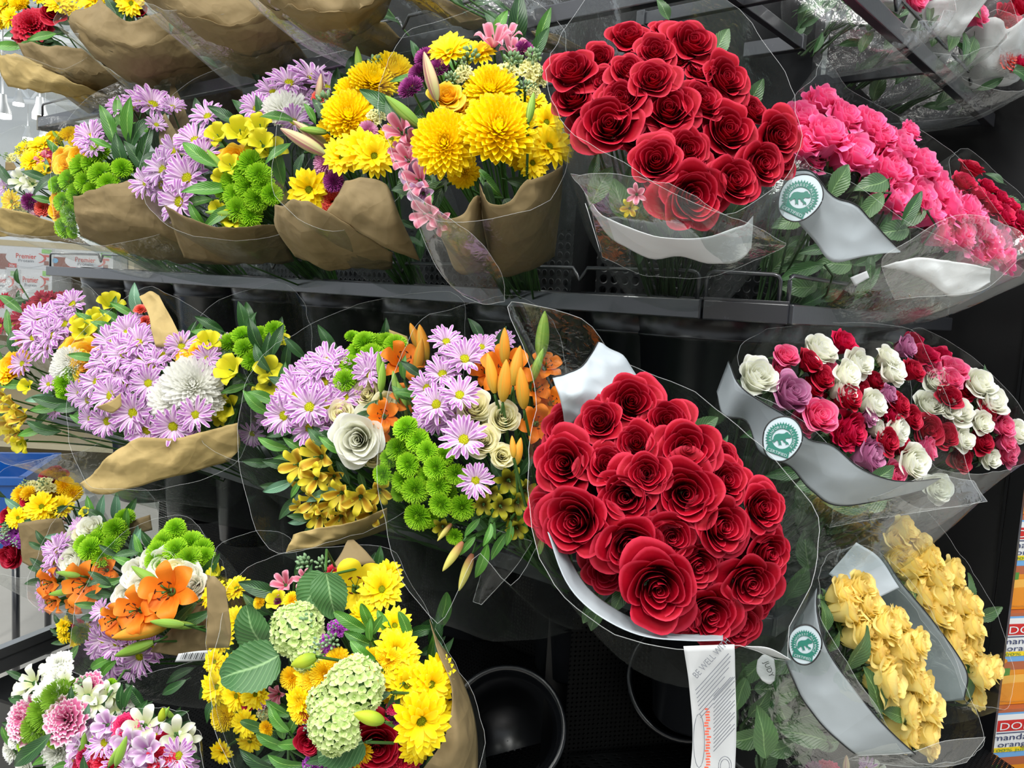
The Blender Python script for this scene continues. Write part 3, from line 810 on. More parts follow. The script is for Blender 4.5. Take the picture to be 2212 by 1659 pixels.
def tier(z, off, tl=2.25, tr=.90):
    """off pushes this tier's front back (+) or forward (-)"""
    a1 = V((c1.x, c1.y, z)) + nL * off * .9 + nR * off * .1; a2 = V((c2.x, c2.y, z)) + nR * off
    el_ = a1 + uL * tl; er = a2 + uR * tr
    cd = (a2 - a1).normalized(); nc = V((-cd.y, cd.x, 0)); nc = nc if nc.y > 0 else -nc
    bar('front_rail', a1 + V((0, 0, 0)), el_, .029, .018, None, nL)
    bar('front_rail', a1 + cd * .004, a2 - cd * .006, .029, .018, None, nc)
    bar('front_rail', a2, er, .029, .018, None, nR)
    # thin lip on top of the short corner rail
    bar('rail_lip', a1 + cd * .004 + V((0, 0, .016)), a2 - cd * .006 + V((0, 0, .016)), .004, .022, None, nc)
    wire_guard(a1 + uL * .012 + V((0, 0, .012)), el_ - uL * .004 + V((0, 0, .012)), .043, nL)
    wire_guard(a1 + cd * .006 + V((0, 0, .012)), a2 - cd * .020 + V((0, 0, .012)), .043, nc, 9)
    wire_guard(a2 + uR * .008 + V((0, 0, .012)), er + V((0, 0, .012)), .043, nR, .5)
    for (s, e, nn) in ((a1, el_, nL), (a2, er, nR)):
        bar('rear_rail', s + nn * .31, e + nn * .31, .025, .015, None, nn)
        d = (e - s); L = d.length; d.normalize(); m = int(L / .36)
        for k in range(m + 1):
            q = s + d * (.004 + (L - .02) * k / m)
            bar('cross_bar', q + nn * .015, q + nn * .32, .02, .012, None, d)
    return a1, a2, el_, er
UPZ = CAM.z + .45; LOZ = CAM.z - .45
T_mid = tier(ZM, 0.0)
# the upper tier: through pixel (1220, 5); the lower: through (1240, 1275)
def off_for(px, py, z):
    q = PZ(px, py, z); return (q - V((c1.x, c1.y, z))).dot(nL)
T_up = tier(UPZ, off_for(1180, 30, UPZ), 2.25, .95)
T_low = tier(LOZ, off_for(1240, 1262, LOZ))
print('offsets', off_for(1180, 30, UPZ), off_for(1240, 1262, LOZ))
# perforated back panels and the dark cabinet behind them
def panel(name, a, b, z0, z1, mat, parent=rack):
    g = G(); L = (b - a).length; n_ = max(1, int(L / .5))
    vs = []; uv = []
    for k in range(n_ + 1):
        q = a.lerp(b, k / n_)
        vs += [V((q.x, q.y, z0)), V((q.x, q.y, z1))]; uv += [(L * k / n_, z0), (L * k / n_, z1)]
    g.add(vs, [(2 * k, 2 * k + 2, 2 * k + 3, 2 * k + 1) for k in range(n_)], uv)
    return put(name, g.mesh(name, mat, False), parent)
B1 = V((c1.x, c1.y, 0)) + nL * .34 + nR * .02; B2 = V((c2.x, c2.y, 0)) + nR * .34
for z0, z1, mt in ((ZM - .03, ZM + .15, 'perf'), (.3, 1.05, 'perfdeck')):
    panel('perforated_panel', B1 + uL * 2.15, B1, z0, z1, M[mt]); panel('perforated_panel', B1, B2, z0, z1, M[mt]); panel('perforated_panel', B2, B2 + uR * .95, z0, z1, M[mt])
panel('rear_sheet', B1 + nL * .05 + uL * 2.15, B1 + nL * .05, .3, 2.5, M['blackflat'])
panel('rear_sheet', B1 + nL * .05, B2 + nR * .05, .3, 2.5, M['blackflat'])
panel('rear_sheet', B2 + nR * .05, B2 + nR * .05 + uR * 1.0, .3, 2.5, M['blackflat'])
# glossy black end panel on the right, with a folded front edge
epm = N('gloss_black_panel'); epm = epm.done(epm.pr(hx('0a0a0c'), epm.ramp(epm.noise(epm.coord('Object'), 5, 2), -1.2, 3.2), .5))
E0 = V((c2.x, c2.y, 0)) + uR * .985
print('edge px', pix(E0 - nR * .150 + V((0,0,1.2))), pix(E0 - nR * .150 + V((0,0,.9))))
g = G(); g.box(E0 + nR * .113 + V((0, 0, 1.45)), nR * .257, uR * .006, V((0, 0, 1.2))); put('end_panel', g.mesh('end_panel', epm, False), rack)
g = G(); g.box(E0 - nR * .150 + V((0, 0, 1.45)), nR * .014, uR * .014, V((0, 0, 1.2))); put('panel_edge', g.mesh('panel_edge', M['blackflat'], False), rack)
g = G(); g.box(E0 - nR * .130 - uR * .010 + V((0, 0, 1.45)), nR * .003, uR * .004, V((0, 0, 1.2))); put('panel_fold', g.mesh('panel_fold', M['blackflat'], False), rack)
# base deck: a slanted perforated deck in front and a kick board
DZ = .50
Dk = [V((c1.x, c1.y, 0)), V((c2.x, c2.y, 0))]
def deckseg(a, b, n1, n2, name='base_deck'):
    lo = [a - n1 * .36 + V((0, 0, DZ - .08)), b - n2 * .36 + V((0, 0, DZ - .08))]; hi = [b + n2 * .33 + V((0, 0, DZ + .16)), a + n1 * .33 + V((0, 0, DZ + .16))]
    L = (b - a).length
    g = G(); g.add(lo + hi, [(0, 1, 2, 3)], [(0, 0), (L, 0), (L, .75), (0, .75)]); put(name, g.mesh(name, M['perfdeck'], False), rack)
    g = G(); q = V((0, 0, .03)); g.add([p - q for p in lo + hi], [(0, 1, 2, 3)]); put('deck_tray', g.mesh('deck_tray', M['blackflat'], False), rack)
    g = G(); g.add([V((lo[0].x, lo[0].y, 0)), V((lo[1].x, lo[1].y, 0)), lo[1], lo[0]], [(0, 1, 2, 3)]); put('kick_board', g.mesh('kick_board', M['blackflat'], False), rack)
deckseg(Dk[0] + uL * 1.6, Dk[0], nL, nL); deckseg(Dk[0], Dk[1], nL, nR); deckseg(Dk[1], Dk[1] + uR * .97, nR, nR)
g = G(); s0 = PZ(-60, 1432, .52); s1 = PZ(175, 1338, .52); d_ = (s1 - s0).normalized(); w_ = V((-d_.y, d_.x, 0))
g.box((s0 + s1) / 2, (s1 - s0) / 2, w_ * .012, V((0, 0, .012))); g.box((s0 + s1) / 2 - V((0, 0, .03)), (s1 - s0) / 2, w_ * .008, V((0, 0, .022)))
put('metal_edge', g.mesh('metal_edge', plain('brushed_aluminium', 'c8cacc', .25, .5, .9, .1, 90), False), rack)
g = G(); g.box((s0 + s1) / 2 - w_ * .16 - V((0, 0, .06)), (s1 - s0) / 2 * 1.1, w_ * .14, V((0, 0, .004))); put('side_tray', g.mesh('side_tray', M['blackflat'], False), rack)
# side bracket of the upper shelf (pale, at its left end)
g = G(); e = T_up[2]
bar('end_cap', e + V((0, 0, 0)), e + nL * .30, .045, .01, plain('worn_grey_steel', '7a776c', .45, .4), uL)

# ------------------------------------------------------------------ pots
def pot_mesh(name, rt, rb, h, th=.004):
    g = G(); rs = rt - (rt - rb) * .25
    g.lathe([(.001, -h), (rb * .93, -h), (rb, -h + .006), (rs, -h * .2), (rs + .004, -h * .2 + .002), (rs + .004, -h * .2 + .006), (rs + .001, -h * .2 + .010),
             (rt, -.012), (rt + .006, -.010), (rt + .007, -.004), (rt + .004, 0), (rt, 0), (rt - th, -.004), (rs - th, -h * .2), (rb - th, -h + .01), (.001, -h + .01)], 48)
    return g.mesh(name, M['pot'])
PM = pot_mesh('pot', .125, .078, .33); PM2 = pot_mesh('pot', .098, .075, .24)
def pot(loc, label, me, tilt=None, group='black pots hanging in the rack'):
    Mx = Matrix.Translation(loc)
    if tilt: Mx = Mx @ V(tilt).normalized().to_track_quat('Z', 'Y').to_matrix().to_4x4()
    return tag(put('flower_pot', me, None, Mx), label, 'pot', group)
def rail_d(px):            # distance of the rail seen at a picture column
    k = (px - CX) / F
    if px <= 1512: a, u = c1, uL
    else: a, u = c2, uR
    # horizontal solve of (a + u t): right/forward ratio = k
    r = R_; f = -K_; A = a - CAM
    t = (A.dot(r) - k * A.dot(f)) / (k * u.dot(f) - u.dot(r)); t = max(0, t)
    return (A + u * t).dot(f), t
# ------------------------------------------------------------------ bouquet builders
def potpos(T, side, t, z, inset=.165):
    a1, a2, el_, er = T
    if side == 'L': q = a1 + uL * t + nL * inset
    elif side == 'C': q = (a1 + a2) / 2 + (nL + nR).normalized() * inset
    else: q = a2 + uR * t + nR * inset
    return V((q.x, q.y, z))
def pix(p):
    v = CR.transposed() @ (p - CAM); return CX - F * v.x / v.z, CY + F * v.y / v.z, -v.z
class B:
    def __init__(s, name, label, cat, group, base, c, rad, d0, gx=0.0, gy=-.0003, dome=.05, face=(0, .3, 1), spread=.55, seed=1, stem='stem', lift=0.0):
        s.base = V(base); s.c = c; s.rad = rad; s.d0 = d0; s.gx = gx; s.gy = gy; s.dm = dome; s.face = face; s.spread = spread
        s.root = empty(name, s.base, label, cat, group); s.rr = random.Random(seed); s.st = G(); s.stem = stem; s.lift = lift
        s.ctr = P(c[0], c[1], d0)
        s.axis = (s.ctr - s.base).normalized()
    def D(s, x, y):
        dx, dy = x - s.c[0], y - s.c[1]
        return s.d0 + s.gx * dx + s.gy * dy + s.dm * min(2.0, (dx * dx + dy * dy) / s.rad ** 2)
    def flowers(s, txt, stems=True, dd=0.0):
        for w in txt.replace('\n', ' ').split(';'):
            w = w.split()
            if not w: continue
            k = w[0]; x, y, r = map(float, w[1:4]); extra = [float(q) for q in w[4:]]
            var = PROTO[k]; name, (me, kids) = var[s.rr.randrange(len(var))]
            dep = s.D(x, y) + s.rr.uniform(-.010, .010) + dd
            if k in FACING and len(extra) > 1: dep += extra[1]
            if k not in FACING and extra: dep += extra[0]
            pos = P(x, y, dep); sc = r * dep / F * (1.07 if k in 'RPY' else 1.0)
            nx = s.face[0] + s.spread * (x - s.c[0]) / s.rad; ny = s.face[1] - s.spread * (y - s.c[1]) / s.rad
            n = (R_ * nx + U_ * ny + K_ * s.face[2]).normalized()
            if k in FACING:
                a = math.radians(extra[0] if extra else 90)
                yv = (R_ * math.cos(a) + U_ * math.sin(a) + K_ * s.rr.uniform(-.15, .3)).normalized()
                zv = (n + K_ * .6); zv = (zv - yv * zv.dot(yv)).normalized(); xv = yv.cross(zv)
                Mx = Matrix((xv, yv, zv)).transposed().to_4x4(); back = -yv
            else:
                n = (n + V((s.rr.uniform(-.16, .16), s.rr.uniform(-.16, .16), s.rr.uniform(-.16, .16)))).normalized()
                q = n.to_track_quat('Z', 'Y').to_matrix().to_4x4()
                Mx = q @ Matrix.Rotation(s.rr.random() * 6.28, 4, 'Z'); back = -n
                if k in 'RCPphWEYyM' : pos = pos + n * sc * .15
            Mx = Matrix.Translation(pos) @ Mx @ Matrix.Diagonal((sc * s.rr.uniform(.95, 1.05), sc, sc * s.rr.uniform(.92, 1.08), 1))
            o = put(name, me, s.root, Mx)
            for (pn, pm, mm) in kids: put(pn, pm, o, mm, False)
            if stems:
                p0 = pos + back * sc * (1.05 if k in FACING else .75 if k in 'RCPphWEYyM' else .2); p3 = s.base + V((s.rr.uniform(-.02, .02), s.rr.uniform(-.02, .02), 0))
                L = (p3 - p0).length; p1 = p0 + (back - s.axis * .8).normalized() * L * .3; p2 = p3 + s.axis * L * .35
                pts = [p0 * (1 - t) ** 3 + p1 * 3 * t * (1 - t) ** 2 + p2 * 3 * t * t * (1 - t) + p3 * t ** 3 for t in (0, .12, .3, .5, .7, .88, 1)]
                s.st.tube([p - s.base for p in pts], .0019, 5, 0, False, False)
    def fill(s, n, kinds, r=(26, 44), dd=(.03, .10), reach=.95, sq=1.0):
        for i in range(n):
            a = s.rr.random() * 6.28; q = math.sqrt(s.rr.random()) * reach * s.rad
            x, y = s.c[0] + q * math.cos(a), s.c[1] + q * math.sin(a) * sq
            an = math.degrees(math.atan2(s.c[1] - y, x - s.c[0])) + s.rr.uniform(-50, 50)
            s.flowers('%s %f %f %f %f %f' % (s.rr.choice(kinds), x, y, s.rr.uniform(*r), an, s.rr.uniform(*dd)), stems=(i % 3 == 0))
    def along(s, n, kinds, r=(24, 40), t=(.25, .8), wid=.06):
        """leaves on the stems between head and pot"""
        for i in range(n):
            k = s.rr.uniform(*t); p = s.ctr.lerp(s.base, k); p = p + V((s.rr.uniform(-wid, wid), s.rr.uniform(-wid, wid), s.rr.uniform(-wid * .5, wid * .5)))
            px, py, dp = pix(p); kd = s.rr.choice(kinds); name, (me, _) = PROTO[kd][s.rr.randrange(len(PROTO[kd]))]
            ax2 = pix(s.ctr); bx = pix(s.base); an = math.atan2(bx[1] - ax2[1], ax2[0] - bx[0]) + s.rr.uniform(-.8, .8)
            yv = (R_ * math.cos(an) + U_ * math.sin(an) + K_ * s.rr.uniform(-.2, .3)).normalized(); zv = K_ + V((s.rr.uniform(-.6, .6), 0, s.rr.uniform(-.3, .8)))
            zv = (zv - yv * zv.dot(yv)).normalized(); sc = s.rr.uniform(*r) * dp / F
            put(name, me, s.root, Matrix.Translation(p) @ Matrix((yv.cross(zv), yv, zv)).transposed().to_4x4() @ Matrix.Scale(sc, 4))
    def sleeve(s, rim, mat='film', rb=.035, bulge=.02, wr=.004, low=None, edge=.00032, name='sleeve', seed=0, s0=0.0):
        """clear film lofted from the tied stems to its traced opening; rim: (px, py, distance beyond the heads)"""
        n = 76; m = 16
        pts = [P(x, y, s.d0 + d) for x, y, d in rim]; k = len(pts); seg = [(pts[(i + 1) % k] - pts[i]).length for i in range(k)]; tot = sum(seg)
        R2 = []
        for i in range(n):
            q = tot * i / n; j = 0
            while q > seg[j]: q -= seg[j]; j += 1
            t = q / seg[j]; p0, p1, p2, p3 = pts[j - 1], pts[j], pts[(j + 1) % k], pts[(j + 2) % k]
            cr = 0.5 * ((2 * p1) + (p2 - p0) * t + (2 * p0 - 5 * p1 + 4 * p2 - p3) * t * t + (3 * p1 - p0 - 3 * p2 + p3) * t ** 3)
            R2.append(cr.lerp(p1.lerp(p2, t), .35))
        cen = sum(R2, V((0, 0, 0))) / n; ax = (cen - s.base).normalized()
        lo = s.base + V((0, 0, s.lift)) 
        G_ = []
        for p in R2:
            o = p - cen; o = (o - ax * o.dot(ax)); o = o.normalized() if o.length > 1e-5 else V((0, 0, 1)); G_.append(o)
        def pt(i, v):
            i %= n; a = lo + G_[i] * rb; b = R2[i]; q = a.lerp(b, v ** 1.05) + G_[i] * (bulge * math.sin(PI * v))
            nz = noise.noise(V((i * .35 + seed, v * 2.2, seed))) + .5 * noise.noise(V((i * .9, v * 5, seed + 9)))
            nz2 = noise.noise(V((math.cos(i / n * 6.283) * 2.5 + seed, math.sin(i / n * 6.283) * 2.5, v * 3)))
            return q + G_[i] * (wr * nz * (0.3 + v) + wr * 1.8 * nz2 * v)
        g = G(); vs = []; uv = []
        for j in range(m + 1):
            for i in range(n): vs.append(pt(i, s0 + (1 - s0) * j / m) - s.base); uv.append((i / n, j / m))
        fs = [(j * n + i, j * n + (i + 1) % n, (j + 1) * n + (i + 1) % n, (j + 1) * n + i) for j in range(m) for i in range(n)]
        g.add(vs, fs, uv); o = put(name, g.mesh(name, M[mat]), s.root, Matrix.Translation(s.base))
        if edge:
            g = G(); g.tube([pt(i, 1) - s.base for i in range(n)], edge, 5, 0, True)
            put('sleeve_edge', g.mesh('sleeve_edge', M['edge']), o, Matrix.Identity(4), False)
        return o
    def sheet(s, name, rows, mat, crump=.004, n=30, m=14, th=.0006, border=None, edge=0, parent=None, seed=0, lin=False, fr=1.0):
        """a sheet of paper or film through traced rows: (px, py, distance from the heads)"""
        return sheet(name, [[(x, y, s.d0 + d) for x, y, d in r] for r in rows], mat, parent or s.root, crump, n, m, th, border, edge, seed, lin, fr)
    def done(s):
        if s.st.v: tag(put('stems', s.st.mesh('stems', M[s.stem]), s.root, Matrix.Translation(s.base)), kind='stuff')
def cat_at(pts, t, lin=False):
    k = len(pts) - 1; x = min(max(t * k, 0), k - 1e-6); j = int(x); t = x - j
    p1, p2 = pts[j], pts[j + 1]
    if lin: return p1.lerp(p2, t)
    p0 = pts[j - 1] if j > 0 else p1 * 2 - p2; p3 = pts[j + 2] if j + 2 <= k else p2 * 2 - p1
    return 0.5 * ((2 * p1) + (p2 - p0) * t + (2 * p0 - 5 * p1 + 4 * p2 - p3) * t * t + (3 * p1 - p0 - 3 * p2 + p3) * t ** 3)
def sheet(name, rows, mat, parent=None, crump=.004, n=30, m=14, th=.0006, border=None, edge=0, seed=0, lin=False, fr=1.0):
    if mat.startswith('kraft'): crump *= 1.6
    rows = [[P(*p) for p in r] for r in rows]; o0 = rows[0][0].copy()
    def pt(u, v):
        col = [cat_at(r, u, lin) for r in rows]; q = cat_at(col, v, lin) if len(col) > 1 else col[0]
        a = noise.noise(q * 16 * fr + V((seed, 0, 0))); b = noise.noise(q * 38 * fr + V((0, seed, 3)))
        return q + (K_ * .85 + U_ * .3) * crump * ((1 - 2.2 * abs(a)) * 1.3 + .6 * (1 - 2 * abs(b))) - o0
    g = G(); g.grid(n, m, pt)
    o = put(name, g.mesh(name, M[mat]), parent, Matrix.Translation(o0))
    if th:
        md = o.modifiers.new('thickness', 'SOLIDIFY'); md.thickness = th; md.offset = 0
    if border:
        for v in border:
            g = G(); g.tube([pt(i / 40, v) + K_ * .0008 for i in range(41)], .0008, 5)
            put('printed_border', g.mesh('printed_border', M['ink']), o, Matrix.Identity(4), False)
    if edge:
        g = G(); N_ = 24
        loop = [pt(i / N_, 0) for i in range(N_)] + [pt(1, i / N_) for i in range(N_)] + [pt(1 - i / N_, 1) for i in range(N_)] + [pt(0, 1 - i / N_) for i in range(N_)]
        g.tube(loop, edge, 5, 0, True); put('sheet_edge', g.mesh('sheet_edge', M['edge']), o, Matrix.Identity(4), False)
    return o
sealg = plain('seal_green', '1d6b5c', .5); sealw = plain('seal_pale', 'aebcc2', .5)
def seal(b, px, py, r, ang, dd, sq=1.0, tilt=0.0):
    """certification seal printed on the band: black outline, pale disc, toothed green ring with letters, frog"""
    d = b.d0 + dd; c = P(px, py, d); a = math.radians(ang)
    zc = (K_ + R_ * tilt + U_ * .1).normalized()
    ay = (-R_ * math.sin(a) + U_ * math.cos(a)); ay = (ay - zc * ay.dot(zc)).normalized(); ax = ay.cross(zc); k = r * d / F
    ax = ax * k * sq; ay = ay * k; zz = zc
    def at(x, y, l): return c + ax * x + ay * y + zz * l - b.base
    g = G()
    ring = [at(1.0 * math.cos(t * PI / 30) * (1 + .04 * math.sin(t * PI / 10)), 1.18 * math.sin(t * PI / 30), .001) for t in range(60)]
    g.add(ring + [at(0, 0, .001)], [(i, (i + 1) % 60, 60) for i in range(60)]); o = put('seal', g.mesh('seal', sealw, False), b.root, Matrix.Translation(b.base))
    g = G(); g.tube(ring, .0009, 5, 0, True); put('seal_outline', g.mesh('seal_outline', M['ink']), o, Matrix.Identity(4), False)
    g = G(); n = 36
    for i in range(n):          # ring and its teeth
        a0, a1 = 2 * PI * i / n, 2 * PI * (i + 1) / n; am = (a0 + a1) / 2
        g.add([at(.52 * math.cos(q) , .52 * math.sin(q) , .0018) if k2 else at(.74 * math.cos(q), .74 * math.sin(q), .0018) for q, k2 in ((a0, 0), (a1, 0), (a1, 1), (a0, 1))], [(0, 1, 2, 3)])
        g.add([at(.74 * math.cos(a0), .74 * math.sin(a0), .0018), at(.74 * math.cos(a1), .74 * math.sin(a1), .0018), at(.88 * math.cos(am), .88 * math.sin(am), .0018)], [(0, 1, 2)])
    frog = [(-.44, -.02), (-.40, .10), (-.26, .20), (-.10, .24), (.02, .30), (.08, .40), (.18, .42), (.24, .36), (.36, .34), (.44, .24), (.36, .16), (.22, .12), (.16, .02), (.24, -.06), (.36, -.08), (.44, -.18), (.34, -.16), (.30, -.24), (.24, -.14), (.12, -.12), (.04, -.04), (-.06, -.10), (.02, -.20), (.10, -.34), (.0, -.30), (-.04, -.38), (-.10, -.26), (-.20, -.14), (-.26, -.20), (-.34, -.34), (-.40, -.26), (-.48, -.30), (-.42, -.16)]
    g.add([at(x, y, .0019) for x, y in frog], [tuple(range(len(frog)))])
    g.add([at(x, y, .0021) for x, y in ((-.62, -.86), (.62, -.86), (.60, -.62), (-.60, -.62))], [(0, 1, 2, 3)])
    put('emblem', g.mesh('emblem', sealg, False), o, Matrix.Identity(4), False)
    g = G(); txt = 'RAINFOREST ALLIANCE'
    for i, ch in enumerate(txt):
        if ch == ' ': continue
        q = math.radians(205 - 230 * i / (len(txt) - 1)); rr_ = .56
        t_ = (ax * math.sin(q) - ay * math.cos(q)); u_ = (ax * math.cos(q) + ay * math.sin(q))
        letters(g, ch, at(rr_ * math.cos(q), rr_ * math.sin(q), .0024), t_.normalized(), u_.normalized(), k * .13, 0, None, 0, True)
    letters(g, 'CERTIFIED', at(0, -.82, .0026), ax.normalized(), ay.normalized(), k * .15, 0, k * 1.05 * sq, 0, True)
    put('lettering', g.mesh('lettering', sealw, False), o, Matrix.Identity(4), False)
    return o
# ------------------------------------------------------------------ pots in the rack
UNDER = dict(zip('abcdefghijklmnopqrstuv', ['upper red roses', 'big yellow chrysanthemums', 'yellow daisies with coral carnation', 'lavender and green button bouquet', 'large brown paper front', 'small far yellow bouquet', 'left rail end, second last', 'left rail end, last',
 'lower red roses', 'orange lily and cream roses', 'lavender daisy fan', 'green buttons behind film', 'large white chrysanthemum', 'lavender and orange-yellow flowers', 'dark red daisies', 'left end of the rail']))
def tpots(T, z, left, mesh, where, corner=True, right=(), keys=''):
    for t, kk in zip(left, keys): pot(potpos(T, 'L', t, z), 'black pot in the %s under the %s' % (where, UNDER[kk]), mesh, None, 'pots on the left of the %s' % where)
    if corner: pot(potpos(T, 'C', 0, z), 'black pot at the corner of the %s' % where, mesh, None, 'pot at the corner of the %s' % where)
    for t, w_ in zip(right, ('nearest the corner', 'middle one', 'next to the end panel')): pot(potpos(T, 'R', t, z), 'black pot in the right wing of the %s, %s' % (where, w_), mesh, None, 'pots on the right of the %s' % where)
tpots(T_mid, ZM + .018, (.17, .43, .69, .97, 1.25, 1.53, 1.81, 2.09), PM, 'middle shelf', True, (.17, .47, .76), 'abcdefgh')
tpots(T_low, LOZ + .012, (.02, .27, .53, .79, 1.05, 1.33, 1.6, 1.9), PM2, 'lower shelf', False, (.12, .42, .7), 'ijklmnop')
def bm_(side, t, z=-.04): return potpos(T_mid, side, t, ZM + z)
def bl_(side, t, z=-.04): return potpos(T_low, side, t, LOZ + z)
GB = 'mixed flower bouquets wrapped in brown paper and clear film'
GR = 'rose bouquets in clear sleeves'

# ================================================================== middle shelf
# --- M6: red roses
b = B('rose_bouquet', 'red roses in clear film with a white band, upper of the two red bouquets', 'bouquet', GR, bm_('L', .13, -.10), (1440, 245), 270, .98, 0, -.0002, .05, (0, .25, 1), .5, 11, 'stemdark', lift=.10)
b.flowers('''R 1233 147 54;R 1235 205 44 .03;R 1295 122 34 .02;R 1360 72 46 .02;R 1416 106 42;R 1500 84 56;R 1462 128 26 .02;R 1513 148 34 .01;R 1360 145 42;
R 1302 170 30 .03;R 1410 166 48;R 1572 164 56;R 1340 206 52;R 1316 264 66;R 1445 230 60;R 1520 212 54;R 1578 276 62;R 1630 234 40 .02;R 1686 292 52;R 1490 322 52;R 1418 342 56;
R 1652 352 50;R 1590 386 56;R 1500 424 70;R 1440 60 30 .05;R 1462 70 34 .04;R 1620 305 40 .06;R 1540 350 44 .06;R 1370 290 40 .06;R 1270 235 44 .06;R 1480 260 44 .07;R 1690 345 34 .05;R 1440 390 40 .06;R 1560 330 40 .07''')
b.flowers('4 1300 400 44 60 .05;4 1340 430 46 110 .04;2 1285 370 40 80 .06;4 1390 440 44 70 .04;4 1440 470 40 100 .04;2 1360 400 50 85 .07;4 1590 450 36 60 .05;o 1375 420 26 .0;A 1360 450 24 .02', False)
b.fill(14, '4', (24, 40), (.06, .12)); b.along(14, '42', (22, 40), (.2, 0.45), .06)
b.sleeve([(1186, 150, .04), (1215, 265, .0), (1360, 362, -.03), (1480, 430, -.05), (1570, 462, -.05), (1655, 420, -.02), (1715, 370, 0), (1732, 290, .02), (1690, 150, .10), (1590, 20, .16), (1480, -60, .2), (1330, -70, .2), (1225, 50, .14)], rb=.05, bulge=.035, seed=3)
b.sheet('paper_band', [[(1262, 418, .08), (1300, 470, .03), (1370, 500, -.01), (1440, 520, -.03), (1520, 520, -.02), (1600, 490, .0), (1625, 470, .06)],
    [(1275, 455, .09), (1320, 520, .05), (1400, 560, .03), (1470, 555, .02), (1540, 575, .02), (1600, 560, .05), (1620, 540, .1)]], 'whiteband', .005, seed=4, fr=.6)
b.sheet('film_flap', [[(1232, 380, .0), (1400, 390, -.05), (1560, 462, -.06), (1694, 532, -.03)], [(1270, 440, .02), (1400, 480, -.02), (1540, 520, -.03), (1688, 540, -.02)], [(1300, 560, .08), (1400, 600, .08), (1540, 598, .06), (1640, 562, .03)]], 'film', .006, edge=.0003, th=0, seed=2)
b.sheet('paper_tag', [[(1264, 440, -.0), (1268, 450, -.0)], [(1283, 500, .02), (1296, 545, .02)]], 'whiteband', .001, 6, 8)
b.done()
# --- M7: pink roses; M8: red-pink roses behind
b = B('rose_bouquet', 'ruffled hot pink roses in a grey banded sleeve right of the upper red roses', 'bouquet', GR, bm_('R', .17, -.12), (1925, 350), 230, 1.28, .00062, -.0002, .04, (.55, .45, .75), .35, 12, 'stemdark', lift=.10)
b.flowers('''P 1738 240 44 .04;P 1745 300 46 .02;P 1791 204 40 .03;P 1765 215 34 .05;P 1794 275 52;P 1835 240 46;P 1858 320 60;P 1890 256 48;P 1914 282 42;P 1880 300 42 .04;P 1938 352 60;P 1952 300 48;P 2002 342 48;P 1975 276 26;
P 1945 420 56;P 1998 412 50;P 2038 400 50;P 2020 446 52;P 2070 442 48;P 2112 448 44;P 2134 486 46;P 2093 500 46;P 2050 498 42;P 2160 530 44;P 2120 540 40 .03;P 1905 345 40 .05;P 1985 380 44 .05;P 2190 560 40;P 1760 335 40 .05;P 2180 505 38 .04''')
b.flowers('4 1812 392 44 60 -.01;4 1880 400 46 200;4 1880 450 40 230;4 1925 500 44 190;4 1850 350 34 120 .05;4 1700 480 40 200 .1;2 1760 540 40 190 .08;2 1730 590 50 200 .05;4 1800 570 44 180 .06;4 1960 470 40 200 .02;4 1720 620 44 180 .1')
b.along(34, '24', (26, 46), (.2, 0.6), .07)
b.sleeve([(1712, 215, .0), (1760, 170, .03), (1782, 118, .08), (1830, 190, .12), (1940, 250, .15), (2060, 330, .18), (2150, 450, .2), (2215, 545, .2), (2190, 600, .05), (2050, 520, -.06), (1960, 480, -.08), (1850, 400, -.08), (1740, 350, -.06)], rb=.06, bulge=.03, seed=6)
b.sheet('paper_band', [[(1690, 375, -.10), (1745, 372, -.12), (1790, 425, -.12), (1850, 450, -.12), (1900, 495, -.12), (1945, 540, -.1)], [(1690, 440, -.08), (1720, 480, -.09), (1760, 530, -.09), (1795, 572, -.09), (1870, 555, -.1), (1945, 545, -.1)]], 'band', .005, border=(0,), seed=7, fr=.7)
b.sheet('film_flap', [[(1950, 530, -.12), (2060, 470, -.12), (2180, 490, -.1), (2214, 520, -.1)], [(1900, 570, -.1), (2000, 560, -.1), (2100, 560, -.1), (2212, 560, -.1)], [(1930, 650, -.05), (2030, 640, -.06), (2120, 630, -.06), (2200, 560, -.06)]], 'film2', .005, edge=.0004, th=0, seed=5)
b.sheet('white_sheet', [[(1900, 580, -.06), (1980, 560, -.06), (2060, 570, -.06), (2140, 580, -.06)], [(2000, 600, -.04), (2040, 640, -.05), (2090, 638, -.05), (2136, 612, -.05)]], 'whiteband', .005, seed=9)
seal(b, 1728, 428, 46, -30, -.14, .95, -.2)
b.sheet('barcode_label', [[(1836, 600, -.05), (1872, 585, -.05)], [(1846, 618, -.05), (1878, 600, -.05)]], 'whiteband', .0005, 6, 4)
b.done()
b = B('rose_bouquet', 'dark pink roses behind the hot pink ones, cut by the right edge', 'bouquet', GR, bm_('R', .47, -.12), (2160, 440), 120, 1.5, .0006, -.0002, .03, (.4, .5, .8), .35, 13, 'stemdark', lift=.10)
b.flowers('C 2103 356 32;h 2085 388 32;h 2113 412 34;h 2145 436 36;h 2177 460 36;h 2198 490 34;h 2206 520 30;h 2140 400 26 .03;h 2170 425 26 .03;h 2075 420 28;h 2190 440 26 .04;h 2214 470 30')
b.fill(8, '4', (20, 34), (.04, .1), .5); b.along(8, '24', (20, 34), (.4, 0.6), .03)
b.sleeve([(2050, 350, .0), (2090, 320, .08), (2160, 380, .1), (2215, 430, .1), (2260, 520, .1), (2240, 600, .0), (2140, 520, -.05), (2070, 430, -.04)], rb=.05, seed=8)
b.done()

